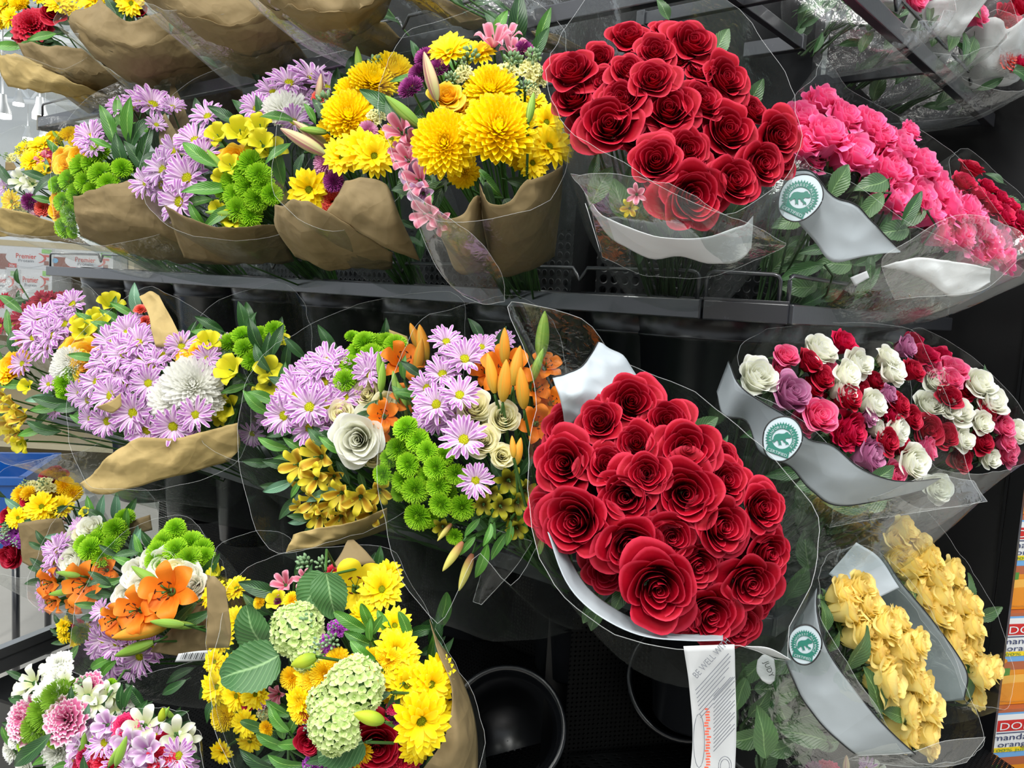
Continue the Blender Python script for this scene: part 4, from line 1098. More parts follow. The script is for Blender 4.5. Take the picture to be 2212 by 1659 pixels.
# --- M5: big yellow chrysanthemums
b = B('mixed_bouquet', 'bouquet with big yellow chrysanthemums and purple buttons, left of the red roses', 'bouquet', GB, bm_('L', .41, -.10), (1030, 260), 230, 1.10, -.0001, -.0003, .06, (0, .25, 1), .6, 21, lift=.10)
b.flowers('''K 1078 272 92 -.03;K 960 308 78 -.01;K 1059 188 66 .02;K 1130 330 46 .02;D 1186 318 54;D 1150 352 40 .01;D 972 114 54;D 1034 118 40 .02;D 1180 265 44 .04;D 1150 220 40 .06;K 1000 370 40 .03;
U 920 120 30;U 885 186 33;U 946 144 26;U 906 156 28 .02;U 1134 104 24;y 964 202 36;y 985 225 30 .03;
o 1066 92 44;o 1108 112 38 .01;o 1095 80 34 .02;z 1010 118 30;z 1110 128 26;s 1002 152 30;z 975 168 20;s 1098 150 34;s 1148 142 42;s 1152 192 24;s 1165 165 30 .02;z 1152 118 24;z 1135 185 18;
o 866 284 42;o 880 345 38;o 868 330 30 .02;o 905 390 40;a 895 375 38 .02;a 912 418 34;o 925 462 42 -.02;o 950 478 34;o 890 310 32 .03''')
b.flowers('i 930 165 52 105 -.04;b 870 240 48 140 -.04;b 1147 232 34 80 -.05;b 1050 180 24 90 .03;2 1120 50 66 88 .06;2 1062 62 40 115 .05;2 825 222 56 150 -.01;2 855 255 44 120 .02;1 1175 60 44 70 .07;2 1165 100 44 60 .08;2 950 430 44 250 .02;1 925 440 30 250')
b.fill(22, '2214', (28, 44), (.05, .13)); b.along(10, '2', (26, 44), (.3, 0.6), .05)
b.sleeve([(815, 230, .05), (835, 130, .12), (880, 70, .16), (1010, 25, .2), (1130, -10, .22), (1215, 60, .2), (1232, 230, .04), (1222, 370, -.02), (1180, 440, -.05), (1060, 470, -.07), (940, 480, -.06), (880, 400, -.04), (846, 320, 0)], rb=.06, bulge=.03, seed=12)
b.sheet('brown_paper', [[(1036, 402, .0), (1052, 440, -.04), (1095, 448, -.05), (1135, 405, -.04), (1215, 365, .0)], [(1040, 470, .03), (1070, 500, .0), (1110, 500, -.01), (1160, 470, .0), (1212, 430, .06)], [(1050, 560, .14), (1080, 590, .12), (1130, 592, .12), (1170, 580, .14), (1197, 560, .2)]], 'kraft', .006, seed=13)
b.sheet('brown_paper', [[(925, 445, .02), (960, 480, -.02), (998, 470, -.03), (1020, 440, -.02), (1040, 420, .0)], [(950, 510, .04), (975, 530, .02), (1005, 540, .0), (1022, 520, .0), (1042, 480, .03)], [(985, 585, .14), (1000, 590, .12), (1020, 592, .12), (1040, 590, .12), (1060, 580, .14)]], 'kraft', .005, seed=14)
b.sheet('film_tail', [[(880, 400, -.05), (900, 430, -.06), (980, 480, -.07)], [(900, 480, -.02), (930, 520, -.03), (1040, 530, -.04)], [(950, 590, .0), (985, 620, .0), (1085, 600, .0)], [(1000, 640, .02), (1040, 660, .02), (1090, 655, .02)]], 'film', .005, edge=.0004, th=0, seed=15)
b.done()
# --- M4
b = B('mixed_bouquet', 'yellow daisy bouquet with a coral carnation, left of the big yellow chrysanthemums', 'bouquet', GB, bm_('L', .69, -.08), (745, 285), 190, 1.36, -.0004, -.0003, .06, (.1, .25, 1), .6, 22, lift=.10)
b.flowers('''K 850 150 56 .02;K 808 170 60;K 752 246 64;K 770 200 52 .03;D 781 328 56;D 808 338 50 -.02;D 740 340 46;D 669 410 54 -.02;D 690 430 34 .02;u 797 280 24;u 702 350 30;U 720 392 26;e 716 436 30;e 712 465 26;e 735 465 22 .02;
s 816 247 26;z 704 216 28;z 815 135 24;u 700 365 26 .02;K 720 285 46 .04;D 845 300 36 .03;e 690 205 18 .06''')
b.flowers('b 775 138 36 95;b 677 282 32 170;i 654 305 56 150 -.03;i 672 290 46 145;i 690 190 30 80 .02;2 690 240 34 120;2 760 150 30 90 .05')
b.fill(16, '221', (24, 38), (.05, .13)); b.along(8, '2', (22, 40), (.3, 0.6), .05)
b.sleeve([(600, 270, .02), (640, 190, .12), (740, 110, .18), (830, 90, .2), (880, 150, .16), (880, 330, .02), (860, 430, -.03), (740, 500, -.06), (640, 470, -.05), (590, 400, -.03)], rb=.06, bulge=.03, seed=22)
b.sheet('brown_paper', [[(746, 393, -.06), (790, 387, -.08), (835, 400, -.08), (862, 470, -.06)], [(725, 430, -.07), (785, 450, -.09), (850, 475, -.09), (885, 515, -.05)], [(706, 463, -.06), (780, 508, -.06), (850, 548, -.05), (908, 565, -.02)]], 'kraft', .004, seed=23)
b.sheet('brown_paper', [[(600, 452, .02), (650, 440, -.04), (715, 470, -.06), (780, 512, -.05), (850, 550, .0)], [(600, 500, .06), (660, 520, .0), (720, 535, .0), (790, 560, .02), (850, 570, .05)], [(640, 560, .14), (690, 580, .12), (740, 588, .12), (800, 588, .14), (850, 584, .16)]], 'kraft', .007, seed=24)
b.done()
# --- M3
b = B('mixed_bouquet', 'lavender daisies with a white chrysanthemum and green buttons on the middle shelf', 'bouquet', GB, bm_('L', .97, -.08), (500, 330), 220, 1.62, -.0005, -.0003, .07, (.0, .3, 1), .6, 23, lift=.10)
b.flowers('''L 625 180 52;L 675 168 54;L 706 190 46;L 555 236 42;k 618 232 56;L 634 264 42 -.02;L 449 252 42;L 405 385 56 -.02;L 353 366 52;L 388 436 54 -.02;L 422 304 50;L 378 328 46;L 316 395 42;L 440 335 44;L 350 400 44 .02;L 590 200 40 .03;L 655 215 36 .02;L 690 225 36 .03;
f 520 290 40;f 564 280 34;y 504 336 34;f 567 312 34;f 474 297 32;f 540 310 30 .02;f 500 360 28;f 590 330 36 .03;f 480 385 24;f 500 475 26;
G 544 350 34;G 527 372 32;G 560 375 30;G 503 392 30;G 537 403 33;G 555 430 31;G 506 420 30;G 486 412 27;G 588 420 26;G 512 452 31;G 541 464 29;G 538 485 26;G 497 475 24 .01;G 570 400 28 .01;G 525 435 28 .01''')
b.flowers('1 432 334 48 145 -.04;1 445 410 52 190 -.03;1 472 468 42 220 -.03;1 427 466 34 120 -.02;2 483 250 40 150;2 525 244 40 130;2 560 240 34 100;1 425 440 34 200;f 470 450 20;b 465 345 30 130;b 478 462 34 175 -.02;1 600 350 50 100 .04;2 515 270 34 160')
b.fill(18, '221', (22, 36), (.05, .13)); b.along(8, '2', (20, 34), (.3, 0.6), .05)
b.sleeve([(335, 250, .06), (420, 170, .14), (560, 120, .2), (700, 110, .2), (735, 200, .1), (640, 400, -.02), (620, 500, -.04), (520, 520, -.06), (420, 510, -.06), (340, 470, -.04), (300, 390, 0)], rb=.06, bulge=.03, seed=32)
b.sheet('brown_paper', [[(360, 450, -.02), (420, 480, -.05), (500, 500, -.07), (600, 490, -.03)], [(400, 560, .1), (460, 572, .08), (540, 576, .08), (640, 572, .12)]], 'kraft', .006, seed=33)
b.done()
# --- M2
b = B('mixed_bouquet', 'bouquet with a green button column, lavender daisies and large brown paper front', 'bouquet', GB, bm_('L', 1.25, -.08), (220, 350), 170, 1.86, -.0006, -.0003, .07, (.0, .3, 1), .6, 24, lift=.10)
b.flowers('''L 304 222 44;L 330 226 48;L 372 232 32;L 258 236 30;L 196 296 42;L 205 318 36;L 338 270 26;L 288 235 34 .02;
G 212 327 28;G 176 358 32;G 147 386 27;G 182 392 29;G 216 373 31;G 233 398 28;G 263 362 25;G 162 415 26;G 135 437 25;G 149 466 28;G 138 491 26;G 120 398 22;G 165 440 22 .01;G 200 410 24 .01;G 195 350 26 .01;G 155 500 18;
y 145 348 36;y 128 335 24;y 168 330 26 .01;y 118 452 24;y 190 320 20;y 120 430 20''')
b.flowers('1 232 270 46 110 -.03;1 258 240 36 100;1 280 258 48 80 -.03;2 305 290 44 60;2 262 330 44 100 .02;2 320 320 44 70 .02;1 218 310 26 160 -.03;2 340 290 40 90 .03;2 290 340 40 120 .03')
b.fill(16, '221', (22, 38), (.05, .13)); b.along(6, '2', (20, 34), (.3, 0.6), .05)
b.sleeve([(120, 300, .05), (190, 210, .14), (290, 165, .2), (390, 160, .2), (430, 300, .1), (420, 430, -.02), (360, 500, -.05), (220, 530, -.06), (130, 510, -.05), (110, 420, -.02)], rb=.06, bulge=.03, seed=42)
b.sheet('brown_paper', [[(163, 430, -.06), (230, 405, -.08), (300, 386, -.08), (350, 425, -.06), (420, 480, -.03)], [(168, 470, -.05), (240, 480, -.06), (320, 490, -.06), (380, 510, -.05), (450, 530, -.02)], [(176, 512, .0), (250, 545, .02), (330, 562, .04), (420, 572, .08), (520, 574, .1)]], 'kraft', .006, seed=43)
b.sheet('brown_paper', [[(368, 164, .12), (372, 172, .12), (376, 180, .12)], [(368, 230, .1), (385, 240, .1), (402, 240, .1)], [(360, 330, .05), (395, 335, .05), (428, 320, .05)]], 'kraft', .004, seed=44)
b.sheet('brown_paper', [[(345, 262, .02), (360, 250, .02)], [(350, 330, .01), (390, 300, .01)], [(370, 380, .0), (430, 350, .0)]], 'kraft', .004, seed=45)
b.done()
# --- M1
b = B('mixed_bouquet', 'small far bouquet of yellow flowers at the left end of the middle shelf', 'bouquet', GB, bm_('L', 1.53, -.08), (75, 370), 120, 2.2, -.0006, -.0003, .07, (-.1, .3, 1), .6, 25, lift=.10)
b.flowers('''K 155 290 26;K 170 306 22;D 92 316 32;D 72 350 32;D 55 325 26 .02;D 27 436 28;K 115 300 24;p 105 331 22;s 44 330 20;s 60 308 16;w 44 388 30;w 68 395 28;o 95 345 20;U 61 436 22;e 88 449 18;L 10 405 20;s 40 450 22;s 20 340 18;f 95 375 22;Q 75 455 18;y 100 355 20''')
b.flowers('2 14 378 32 130 -.03;2 76 382 30 160 -.03;1 118 320 24 130;1 95 430 26 170;b 125 300 20 120;3 100 360 20 100')
b.fill(14, '221', (18, 28), (.05, .13)); b.along(6, '2', (18, 28), (.3, 0.6), .05)
b.sleeve([(-40, 330, .02), (20, 280, .1), (120, 250, .16), (190, 270, .14), (200, 400, .0), (150, 500, -.05), (60, 510, -.06), (-30, 480, -.05)], rb=.06, bulge=.03, seed=52, mat='film2')
b.sheet('brown_paper', [[(-10, 450, -.06), (50, 462, -.07), (110, 480, -.05), (150, 500, -.03)], [(-10, 512, -.02), (60, 518, -.02), (120, 525, .0), (200, 535, .04)]], 'kraftlit', .006, seed=53)
b.sheet('brown_paper', [[(14, 352, .03), (30, 352, .03)], [(12, 372, .03), (40, 368, .03)]], 'kraft', .002, 6, 6)
b.done()

# ================================================================== lower shelf
# --- L7: red roses, nearest
b = B('rose_bouquet', 'red roses facing out, nearest and lower of the two red bouquets', 'bouquet', GR, bl_('L', .02, -.10), (1430, 1110), 290, .90, 0, -.0001, .05, (0, .12, 1), .45, 31, 'stemdark')
b.flowers('''R 1366 866 62;R 1442 906 50;R 1294 908 48;R 1222 918 54 .02;R 1217 1000 66;R 1313 999 50;R 1374 955 50 .01;R 1397 1022 46;R 1486 968 64;R 1350 1074 62;R 1482 1066 76;R 1574 1036 54;R 1566 986 36 .02;R 1652 1096 54;R 1176 1106 44;R 1238 1128 76;
R 1364 1182 66;R 1452 1161 52;R 1566 1138 66;R 1510 1224 56;R 1424 1276 86 -.02;R 1667 1197 54;R 1624 1262 60;R 1538 1333 66;R 1469 1342 38;R 1602 1352 54 .03;R 1310 1236 50 .04;R 1640 1150 40 .05;R 1430 1000 44 .05;R 1290 1050 44 .05;
R 1420 1110 44 .06;R 1540 1080 44 .06;R 1480 1290 40 .06;R 1570 1290 44 .06;R 1600 1200 46 .05;R 1280 950 40 .05;R 1500 1130 40 .06;R 1410 930 36 .06;R 1640 1310 36 .05;R 1300 1170 40 .06''')
b.flowers('4 1335 1290 34 250 .06;4 1400 1345 30 250 .05;4 1280 1300 30 230 .08;2 1560 960 24 60 .03;6 1168 1180 18 260 .03')
b.fill(14, '4', (24, 40), (.06, .12)); b.along(22, '42', (24, 44), (.2, .7), .08)
b.sleeve([(1140, 1000, .05), (1150, 1130, .0), (1190, 1240, -.03), (1260, 1330, -.04), (1350, 1385, -.04), (1480, 1405, -.04), (1600, 1396, -.04), (1700, 1424, -.04), (1706, 1370, -.03), (1755, 1270, -.02), (1771, 1180, 0), (1750, 1090, .03), (1640, 960, .06), (1500, 850, .1), (1390, 800, .14), (1320, 760, .14), (1262, 690, .12), (1100, 655, .12), (1135, 760, .1), (1160, 870, .08)], rb=.05, bulge=.03, seed=62, wr=.003, edge=.00045)
b.sheet('paper_band', [[(1192, 822, .10), (1225, 808, .09), (1262, 790, .10), (1290, 745, .13)], [(1210, 870, .08), (1245, 850, .07), (1290, 822, .09), (1350, 782, .12)], [(1222, 930, .09), (1262, 900, .08), (1320, 872, .09), (1390, 845, .12)]], 'band', .008, border=(0,), seed=63, fr=1.0)
b.sheet('paper_band', [[(1183, 1150, .02), (1222, 1255, .0), (1285, 1325, -.01), (1380, 1372, -.02), (1480, 1384, -.02), (1560, 1384, -.01)], [(1215, 1180, .05), (1262, 1260, .04), (1312, 1305, .04), (1390, 1345, .04), (1480, 1362, .04), (1560, 1362, .05)]], 'band', .003, seed=64, fr=.5)
b.sheet('film_corner', [[(1610, 1396, -.04), (1660, 1400, -.045), (1706, 1424, -.045)], [(1640, 1408, -.03), (1670, 1418, -.035), (1708, 1426, -.04)]], 'whiteband', .001, 12, 4, edge=.00035)
b.done()
# care card hanging from the red bouquet
card = sheet('care_card', [[(1476, 1396, .84), (1586, 1392, .84)], [(1488, 1480, .85), (1588, 1478, .85)], [(1496, 1590, .86), (1590, 1580, .86)], [(1488, 1700, .87), (1586, 1690, .87)]], 'whiteband', None, .001, 12, 20, .0004)
tag(card, 'white printed care card hanging below the lower red roses', 'card')
cardink = plain('grey_print', '6c7078', .6); cardred = plain('orange_red_print', 'd8583c', .6)
cax = (P(1560, 1440, .84) - P(1506, 1500, .84)).normalized(); cay = zx = K_.cross(cax).normalized()
Lc = Matrix.Translation(card.matrix_basis.translation)
def cp(x, y, d=.838): return P(x, y, d) - card.matrix_basis.translation
g = G(); letters(g, 'BE WELL WITH', cp(1506, 1466), cax, cay, .007, 0, .050)
for i in range(8):
    L_ = (.050, .052, .05, .047, .04, .03, .05, .02)[i]; a_ = cp(1503 + i * 1.5, 1492 + i * 8.5); g.add([a_, a_ + cax * L_, a_ + cax * L_ + cay * .0009, a_ + cay * .0009], [(0, 1, 2, 3)])
for i in range(15):
    a_ = cp(1542, 1505 + i * 8.5, .842); L_ = .032 if i % 3 else .026; g.add([a_, a_ + cax * L_, a_ + cax * L_ + cay * .0009, a_ + cay * .0009], [(0, 1, 2, 3)])
g.tube([cp(1510 + 12 * math.sin(t / 20 * 6.283), 1600 - 58 * math.cos(t / 20 * 6.283), .846) for t in range(20)], .0004, 4, 0, True)
for q in (10, 14): g.tube([cp(1566 + q * math.sin(t / 20 * 6.283), 1655 - q * 1.5 * math.cos(t / 20 * 6.283), .848) for t in range(20)], .0004, 4, 0, True)
put('lettering', g.mesh('lettering', cardink, False), card, Matrix.Identity(4), False)
g = G(); rr = random.Random(3)
for i in range(22):
    a_ = cp(1524 + rr.uniform(-3, 3), 1530 + i * 6, .844); g.add([a_, a_ + R_ * .004, a_ + R_ * .0045 - U_ * .0016, a_ - U_ * .0018], [(0, 1, 2, 3)])
put('red_print', g.mesh('red_print', cardred, False), card, Matrix.Identity(4), False)

# --- L6: right mixed bouquet
b = B('mixed_bouquet', 'orange lily, cream rose and green button bouquet touching the lower red roses', 'bouquet', GB, bl_('L', .27, -.10), (1010, 960), 240, 1.02, -.0001, -.0002, .06, (0, .2, 1), .5, 41)
b.flowers('''L 964 738 42;L 1004 776 52;L 1040 750 36 .02;L 993 854 50 -.01;L 943 874 52;L 922 838 42 .02;L 956 808 46 .01;L 1002 950 56 -.02;L 1027 1038 44 -.02;L 948 908 40 .02;L 922 906 36 .03;L 985 915 40 .02;L 985 900 44 .03;L 1085 740 30 .05;L 975 765 36 .03;L 925 880 34 .04;
O 1092 800 70 .01;O 1050 800 44 .03;O 1160 915 52 .01;O 1178 792 44 .03;O 1190 870 44 .04;O 1158 840 40 .04;E 1027 872 46;E 1090 898 44 -.02;E 1044 948 46 -.02;E 1086 983 36 -.02;E 1030 905 40 .03;
G 875 924 31;G 901 950 30;G 858 970 31;G 880 1004 31;G 940 1012 31;G 922 975 27 .01;G 985 1025 27;G 896 1060 33;G 947 1050 31;G 901 1118 34;G 951 1092 29;G 998 1097 32;G 825 1026 25;G 868 1040 28 .01;G 981 1160 21;G 925 1120 26 .02;G 920 1030 28 .02;G 965 1070 28 .02;G 840 990 24 .02;G 960 985 25 .02;G 860 1065 22 .03;
g 1099 1038 38;g 1044 1090 28;g 1082 1094 32;g 1118 1086 28;g 1116 1140 28;g 956 1138 26;g 1060 1065 24 .02;g 1105 1115 28 .02;g 1135 1060 28 .02''')
b.flowers('''q 1128 838 46 95 -.06;q 1061 806 44 100 -.05;q 1090 822 46 85 -.06;q 1090 748 40 90 -.03;q 1116 790 44 80 -.04;q 1120 975 30 80 -.04;q 1108 965 24 95 -.04;b 1172 725 54 85 -.02;b 1160 790 40 70;v 978 1202 38 235 -.02;v 1006 1236 42 250 -.02;v 960 1150 24 230;
1 1052 1156 26 250 -.02;1 1040 1212 40 250;1 1066 1140 26 280;1 1098 1152 28 260;1 1078 1180 34 240;2 1082 736 34 70 .04;2 1027 716 34 120 .05;2 1140 1000 30 60 .03;1 1010 1180 26 230;1 1130 1120 30 290 .02;1 1020 1140 26 230''')
b.fill(26, '2212', (24, 40), (.05, .13)); b.along(8, '21', (24, 40), (.1, .5), .06)
b.sleeve([(845, 830, .05), (880, 740, .12), (930, 680, .18), (1100, 640, .22), (1200, 700, .2), (1230, 900, .12), (1215, 1050, .02), (1165, 1180, -.02), (1105, 1270, -.03), (1030, 1200, -.03), (950, 1350, -.04), (885, 1270, -.03), (830, 1140, -.02), (812, 980, 0)], rb=.05, bulge=.02, seed=72, edge=.00035)
b.sheet('film_tail', [[(1060, 1140, .03), (1150, 1170, .03)], [(1050, 1200, .03), (1110, 1230, .03)], [(1022, 1300, .03), (1040, 1306, .03)]], 'film', .003, edge=.0005, th=0, seed=6)
b.done()
# --- L5
b = B('mixed_bouquet', 'bouquet with a lavender daisy fan, large cream rose and yellow alstroemeria', 'bouquet', GB, bl_('L', .53, -.10), (715, 910), 220, 1.22, -.0003, -.0003, .06, (-.1, .2, 1), .55, 42)
b.flowers('''L 707 782 50;L 677 808 50;L 702 824 54;L 643 828 46;L 614 898 52 -.02;L 669 880 54 -.02;L 669 924 46 -.01;L 639 856 48;L 732 790 40;L 707 874 50;L 745 858 40;L 804 790 42;L 795 808 42;L 655 850 44 .02;L 690 850 46 .01;L 725 830 40 .02;L 620 870 40 .02;L 650 900 40 .01;L 780 830 36 .02;L 730 900 38 .03;
G 761 725 19;G 787 735 29;G 812 742 31;G 774 760 31;G 804 765 31;G 855 742 28;G 745 820 29;G 761 790 31;G 830 760 26 .02;G 735 805 25 .02;G 748 775 24 .02;G 835 735 22;
O 868 782 58;O 829 898 44 -.01;O 875 860 40;O 820 940 30 .02;E 791 848 42;E 736 890 36;E 833 868 34;W 770 950 64 -.03;E 766 886 32 .02;W 795 900 40 .02;E 805 985 34 .03;
A 643 1004 44;A 690 987 48;A 681 1033 40;A 677 1084 36;A 736 1067 40;A 778 1075 42;A 736 1118 38;A 690 1115 36;A 800 1110 34 .02;A 660 1030 34 .02;A 715 1090 34 .02;A 760 1100 34 .02;A 820 1060 34 .03;A 720 1030 34 .02;A 650 1095 26 .02''')
b.flowers('''q 913 742 42 100 -.02;q 898 730 34 110;q 905 770 40 80 -.02;b 825 814 34 85 -.04;b 820 790 30 95 -.03;b 854 832 32 100 -.03;b 868 850 28 110 -.03;b 880 880 26 260;
1 590 957 36 160 -.01;1 643 962 36 150 -.01;2 601 1000 34 170;3 601 1050 36 200 -.02;1 639 1056 24 240;2 707 940 38 150;2 648 1118 28 170;1 620 985 30 190 .02;3 645 1125 24 190;2 740 1020 30 120 .02;1 720 960 36 150 -.01;2 690 945 34 140;3 700 1070 40 200 .01;2 680 1140 30 210;2 835 720 34 90 .06''')
b.fill(26, '2212', (24, 40), (.05, .14)); b.along(8, '21', (24, 40), (.1, .6), .06)
b.sleeve([(528, 830, .05), (590, 750, .12), (740, 670, .2), (900, 630, .22), (1000, 650, .2), (990, 900, .08), (930, 1050, .0), (840, 1130, -.03), (730, 1165, -.04), (590, 1200, -.04), (545, 1120, -.03), (515, 980, 0)], rb=.05, bulge=.02, seed=82)
b.sheet('brown_paper', [[(634, 1155, -.02), (700, 1138, -.03), (770, 1130, -.03), (838, 1100, -.01)], [(630, 1172, -.02), (700, 1160, -.02), (770, 1150, -.02), (838, 1120, .0)], [(620, 1197, -.01), (700, 1185, -.0), (770, 1168, .01), (838, 1140, .03)]], 'kraftlit', .006, seed=83)
b.sheet('brown_paper', [[(840, 712, .12), (880, 728, .12)], [(846, 740, .12), (884, 746, .12)]], 'kraftlit', .002, 8, 6)
b.done()
# --- L4 green / alstroemeria behind
b = B('mixed_bouquet', 'green buttons and yellow alstroemeria behind the film left of the lavender fan', 'bouquet', GB, bl_('L', .79, -.10), (540, 790), 120, 1.50, -.0004, -.0003, .06, (0, .3, 1), .55, 43)
b.flowers('''G 523 723 27;G 494 738 27;G 594 712 26;G 564 722 25;G 527 750 26;G 542 776 27;G 552 750 22 .01;G 580 735 22 .01;f 504 802 40 -.01;f 490 876 38;f 579 800 38;f 583 830 34;f 610 740 22;f 560 850 24 .03;f 480 900 24;L 545 936 34 .06;L 580 900 30 .06;A 600 860 30 .04''')
b.flowers('2 452 700 34 150;2 523 688 38 100;1 445 722 34 170;2 553 722 40 110 -.02;2 575 750 34 80 -.02;2 600 735 38 70 -.02;1 470 730 30 150;2 480 790 30 250 -.03;1 505 840 30 200;2 500 905 34 250;2 620 770 34 80;2 540 700 30 60')
b.fill(16, '222', (22, 36), (.04, .12)); b.along(6, '2', (22, 34), (.1, .6), .05)
b.sleeve([(410, 720, .1), (470, 650, .16), (600, 610, .2), (660, 660, .18), (680, 800, .06), (640, 960, -.02), (540, 1000, -.04), (440, 960, -.03), (400, 840, .02)], rb=.05, seed=92, mat='film')
b.done()
# --- L3
b = B('mixed_bouquet', 'lavender daisies round a large white chrysanthemum, lit brown paper corner below', 'bouquet', GB, bl_('L', 1.05, -.10), (330, 830), 190, 1.52, -.0003, -.0003, .06, (0, .25, 1), .55, 44)
b.flowers('''L 277 719 46;L 243 742 48;L 232 780 50;L 269 764 48;L 299 742 46;L 239 854 48 -.01;L 209 824 44;L 232 910 42;L 258 806 46;L 172 850 32;L 329 790 44;L 321 828 42;L 351 768 42;L 392 749 40;L 288 892 52 -.02;L 318 928 50 -.01;L 374 921 48 -.01;L 422 896 42 -.02;L 359 962 40;L 486 750 32;L 448 776 34;L 300 780 40 .02;L 270 830 40 .02;L 190 865 34;L 285 700 34 .02;L 320 740 34 .03;L 455 800 30;L 195 905 30;L 330 860 36 .02;L 395 945 36 .01;L 260 860 40 .01;
k 416 828 72 -.02;k 375 862 60;k 438 856 54;y 411 768 36;y 430 760 28;f 452 742 32;y 404 778 24''')
b.flowers('1 185 890 34 200 .02;2 150 880 34 190;1 178 905 28 160;3 300 650 40 100;1 265 668 30 150;2 480 770 24 250')
b.fill(22, '221', (24, 38), (.05, .13)); b.along(6, '2', (22, 38), (.1, .6), .05)
b.sleeve([(150, 760, .05), (220, 680, .12), (330, 620, .18), (450, 690, .15), (530, 800, .05), (540, 930, -.01), (500, 1010, -.03), (330, 1060, -.05), (190, 1050, -.05), (150, 950, -.03)], rb=.05, seed=93, mat='film')
b.sheet('brown_paper', [[(262, 965, -.05), (300, 948, -.06), (400, 945, -.05), (515, 915, -.02)], [(220, 1005, -.05), (280, 1010, -.05), (400, 990, -.04), (520, 960, -.01)], [(174, 1046, -.04), (225, 1070, -.04), (340, 1042, -.03), (500, 1000, .0)]], 'kraftlit', .005, seed=94)
b.sheet('brown_paper', [[(302, 642, .08), (325, 630, .08), (345, 640, .08)], [(325, 690, .05), (350, 690, .05), (378, 700, .05)], [(335, 748, .02), (365, 748, .02), (398, 738, .02)]], 'kraftlit', .004, seed=95)
b.sheet('brown_paper', [[(208, 880, -.05), (240, 868, -.05), (262, 850, -.05)], [(222, 886, -.045), (245, 893, -.045), (264, 878, -.045)]], 'kraftlit', .002, 8, 6)
b.flowers('e 302 665 14;e 310 690 14')
b.done()
# --- L2
b = B('mixed_bouquet', 'lavender, orange-yellow and white flowers, second bouquet from the left on the lower shelf', 'bouquet', GB, bl_('L', 1.33, -.10), (110, 790), 170, 1.80, -.0003, -.0003, .06, (-.1, .25, 1), .55, 45)
b.flowers('''L 157 657 38;L 123 680 44;L 86 695 44;L 75 729 46;L 49 786 32;L 112 724 44;L 140 700 38 .01;L 100 750 36 .01;L 150 730 30 .02;L 120 885 22;f 183 719 32;f 239 660 32;f 220 700 26;f 205 685 22;f 175 700 24;k 146 784 40;k 135 800 30;y 164 752 32;y 187 764 40;y 180 795 36;y 195 740 28;y 22 790 36;D 12 810 26;G 138 829 26;G 153 806 21;G 135 850 18;L 105 830 24;f 60 835 20;f 50 955 26;A 30 880 34;A 20 915 34;A 50 900 34;A 35 935 30;A 10 860 30''')
b.flowers('1 205 700 32 130;1 190 690 30 150;1 240 690 34 140;2 112 865 40 170 -.03;2 95 920 36 160;1 100 880 34 190;2 35 740 30 100;1 30 830 34 180;3 85 860 30 190;1 70 930 32 200;1 250 665 26 90;3 297 665 34 105')
b.fill(16, '221', (22, 34), (.05, .13)); b.along(6, '2', (20, 34), (.1, .6), .05)
b.sleeve([(-60, 720, .02), (40, 640, .1), (150, 600, .16), (215, 640, .14), (250, 760, .05), (220, 950, -.02), (120, 985, -.04), (0, 1000, -.05), (-70, 900, -.03)], rb=.05, seed=96, mat='film2')
b.done()
# --- L1
b = B('daisy_bouquet', 'small bunch of dark red daisies in clear film at the far left', 'bouquet', GB, bl_('L', 1.6, -.08), (60, 670), 80, 2.15, -.0002, -.0003, .05, (0, .3, 1), .5, 46)
b.flowers('V 56 686 32;V 92 649 27;V 114 651 27;V 2 704 22;V 30 700 24 .01;V 140 645 20 .02;V 75 665 22 .02;c 20 715 12;V 10 650 20;V 35 735 22')
b.fill(10, '22', (14, 24), (.03, .1)); b.along(6, '2', (16, 24), (.1, .6), .05)
b.sleeve([(-60, 620, .05), (10, 590, .1), (100, 600, .14), (195, 625, .14), (222, 690, .1), (190, 740, .02), (80, 750, -.03), (-50, 720, -.03)], rb=.04, seed=97, mat='film2')
b.done()

# --- L8 / L9: mixed roses on the right
b = B('rose_bouquet', 'white, pink and red roses in a grey sleeve band with a round seal', 'bouquet', GR, bl_('R', .12, -.05), (1820, 870), 230, 1.16, .0004, -.0002, .05, (.45, .35, .85), .35, 51, 'stemdark')
b.flowers('''W 1643 804 54 -.02;p 1701 764 34;p 1690 790 26 .02;C 1757 774 33;W 1779 748 48;C 1779 812 36;C 1762 835 30 .02;M 1719 842 54 -.01;W 1864 780 40;W 1841 806 42;W 1832 838 38;C 1842 854 40;p 1777 894 48 -.01;p 1745 910 36 .01;W 1896 869 40;h 1854 928 50;h 1830 940 36 .01;C 1951 870 34;M 1928 850 26;W 1938 800 38;W 1925 768 34;h 1831 735 36 .03;C 1980 796 32;M 1968 746 32;
W 1951 928 40;C 1925 952 36;M 1896 984 46;p 2015 970 34;W 1986 999 48 -.01;p 1941 1025 36;C 1810 860 36 .03;C 1870 840 30 .03;h 1905 905 34 .03;C 1975 900 34 .03;p 1800 790 26 .04;C 1895 820 28 .03;M 1760 870 34 .03;M 1870 985 34 .02;C 1955 960 34 .03;W 1905 925 28;M 1885 900 22;h 1935 895 24''')
b.flowers('2 1640 930 44 200 .06;2 1700 1020 48 190 .06;4 1690 920 30 220 .04;4 1760 1050 50 180 .04;2 1820 1090 50 170 .03;4 1880 1090 40 190 .0;4 1650 870 30 230 .03')
b.along(24, '24', (28, 48), (.15, .8), .08)
b.sleeve([(1600, 760, .0), (1650, 712, .06), (1780, 700, .12), (1890, 700, .16), (1980, 720, .16), (2040, 850, .1), (2080, 960, .04), (2100, 1040, -.01), (2128, 1085, -.04), (1990, 1100, -.07), (1900, 1040, -.09), (1790, 960, -.1), (1690, 880, -.1), (1610, 840, -.07)], rb=.06, bulge=.03, seed=102)
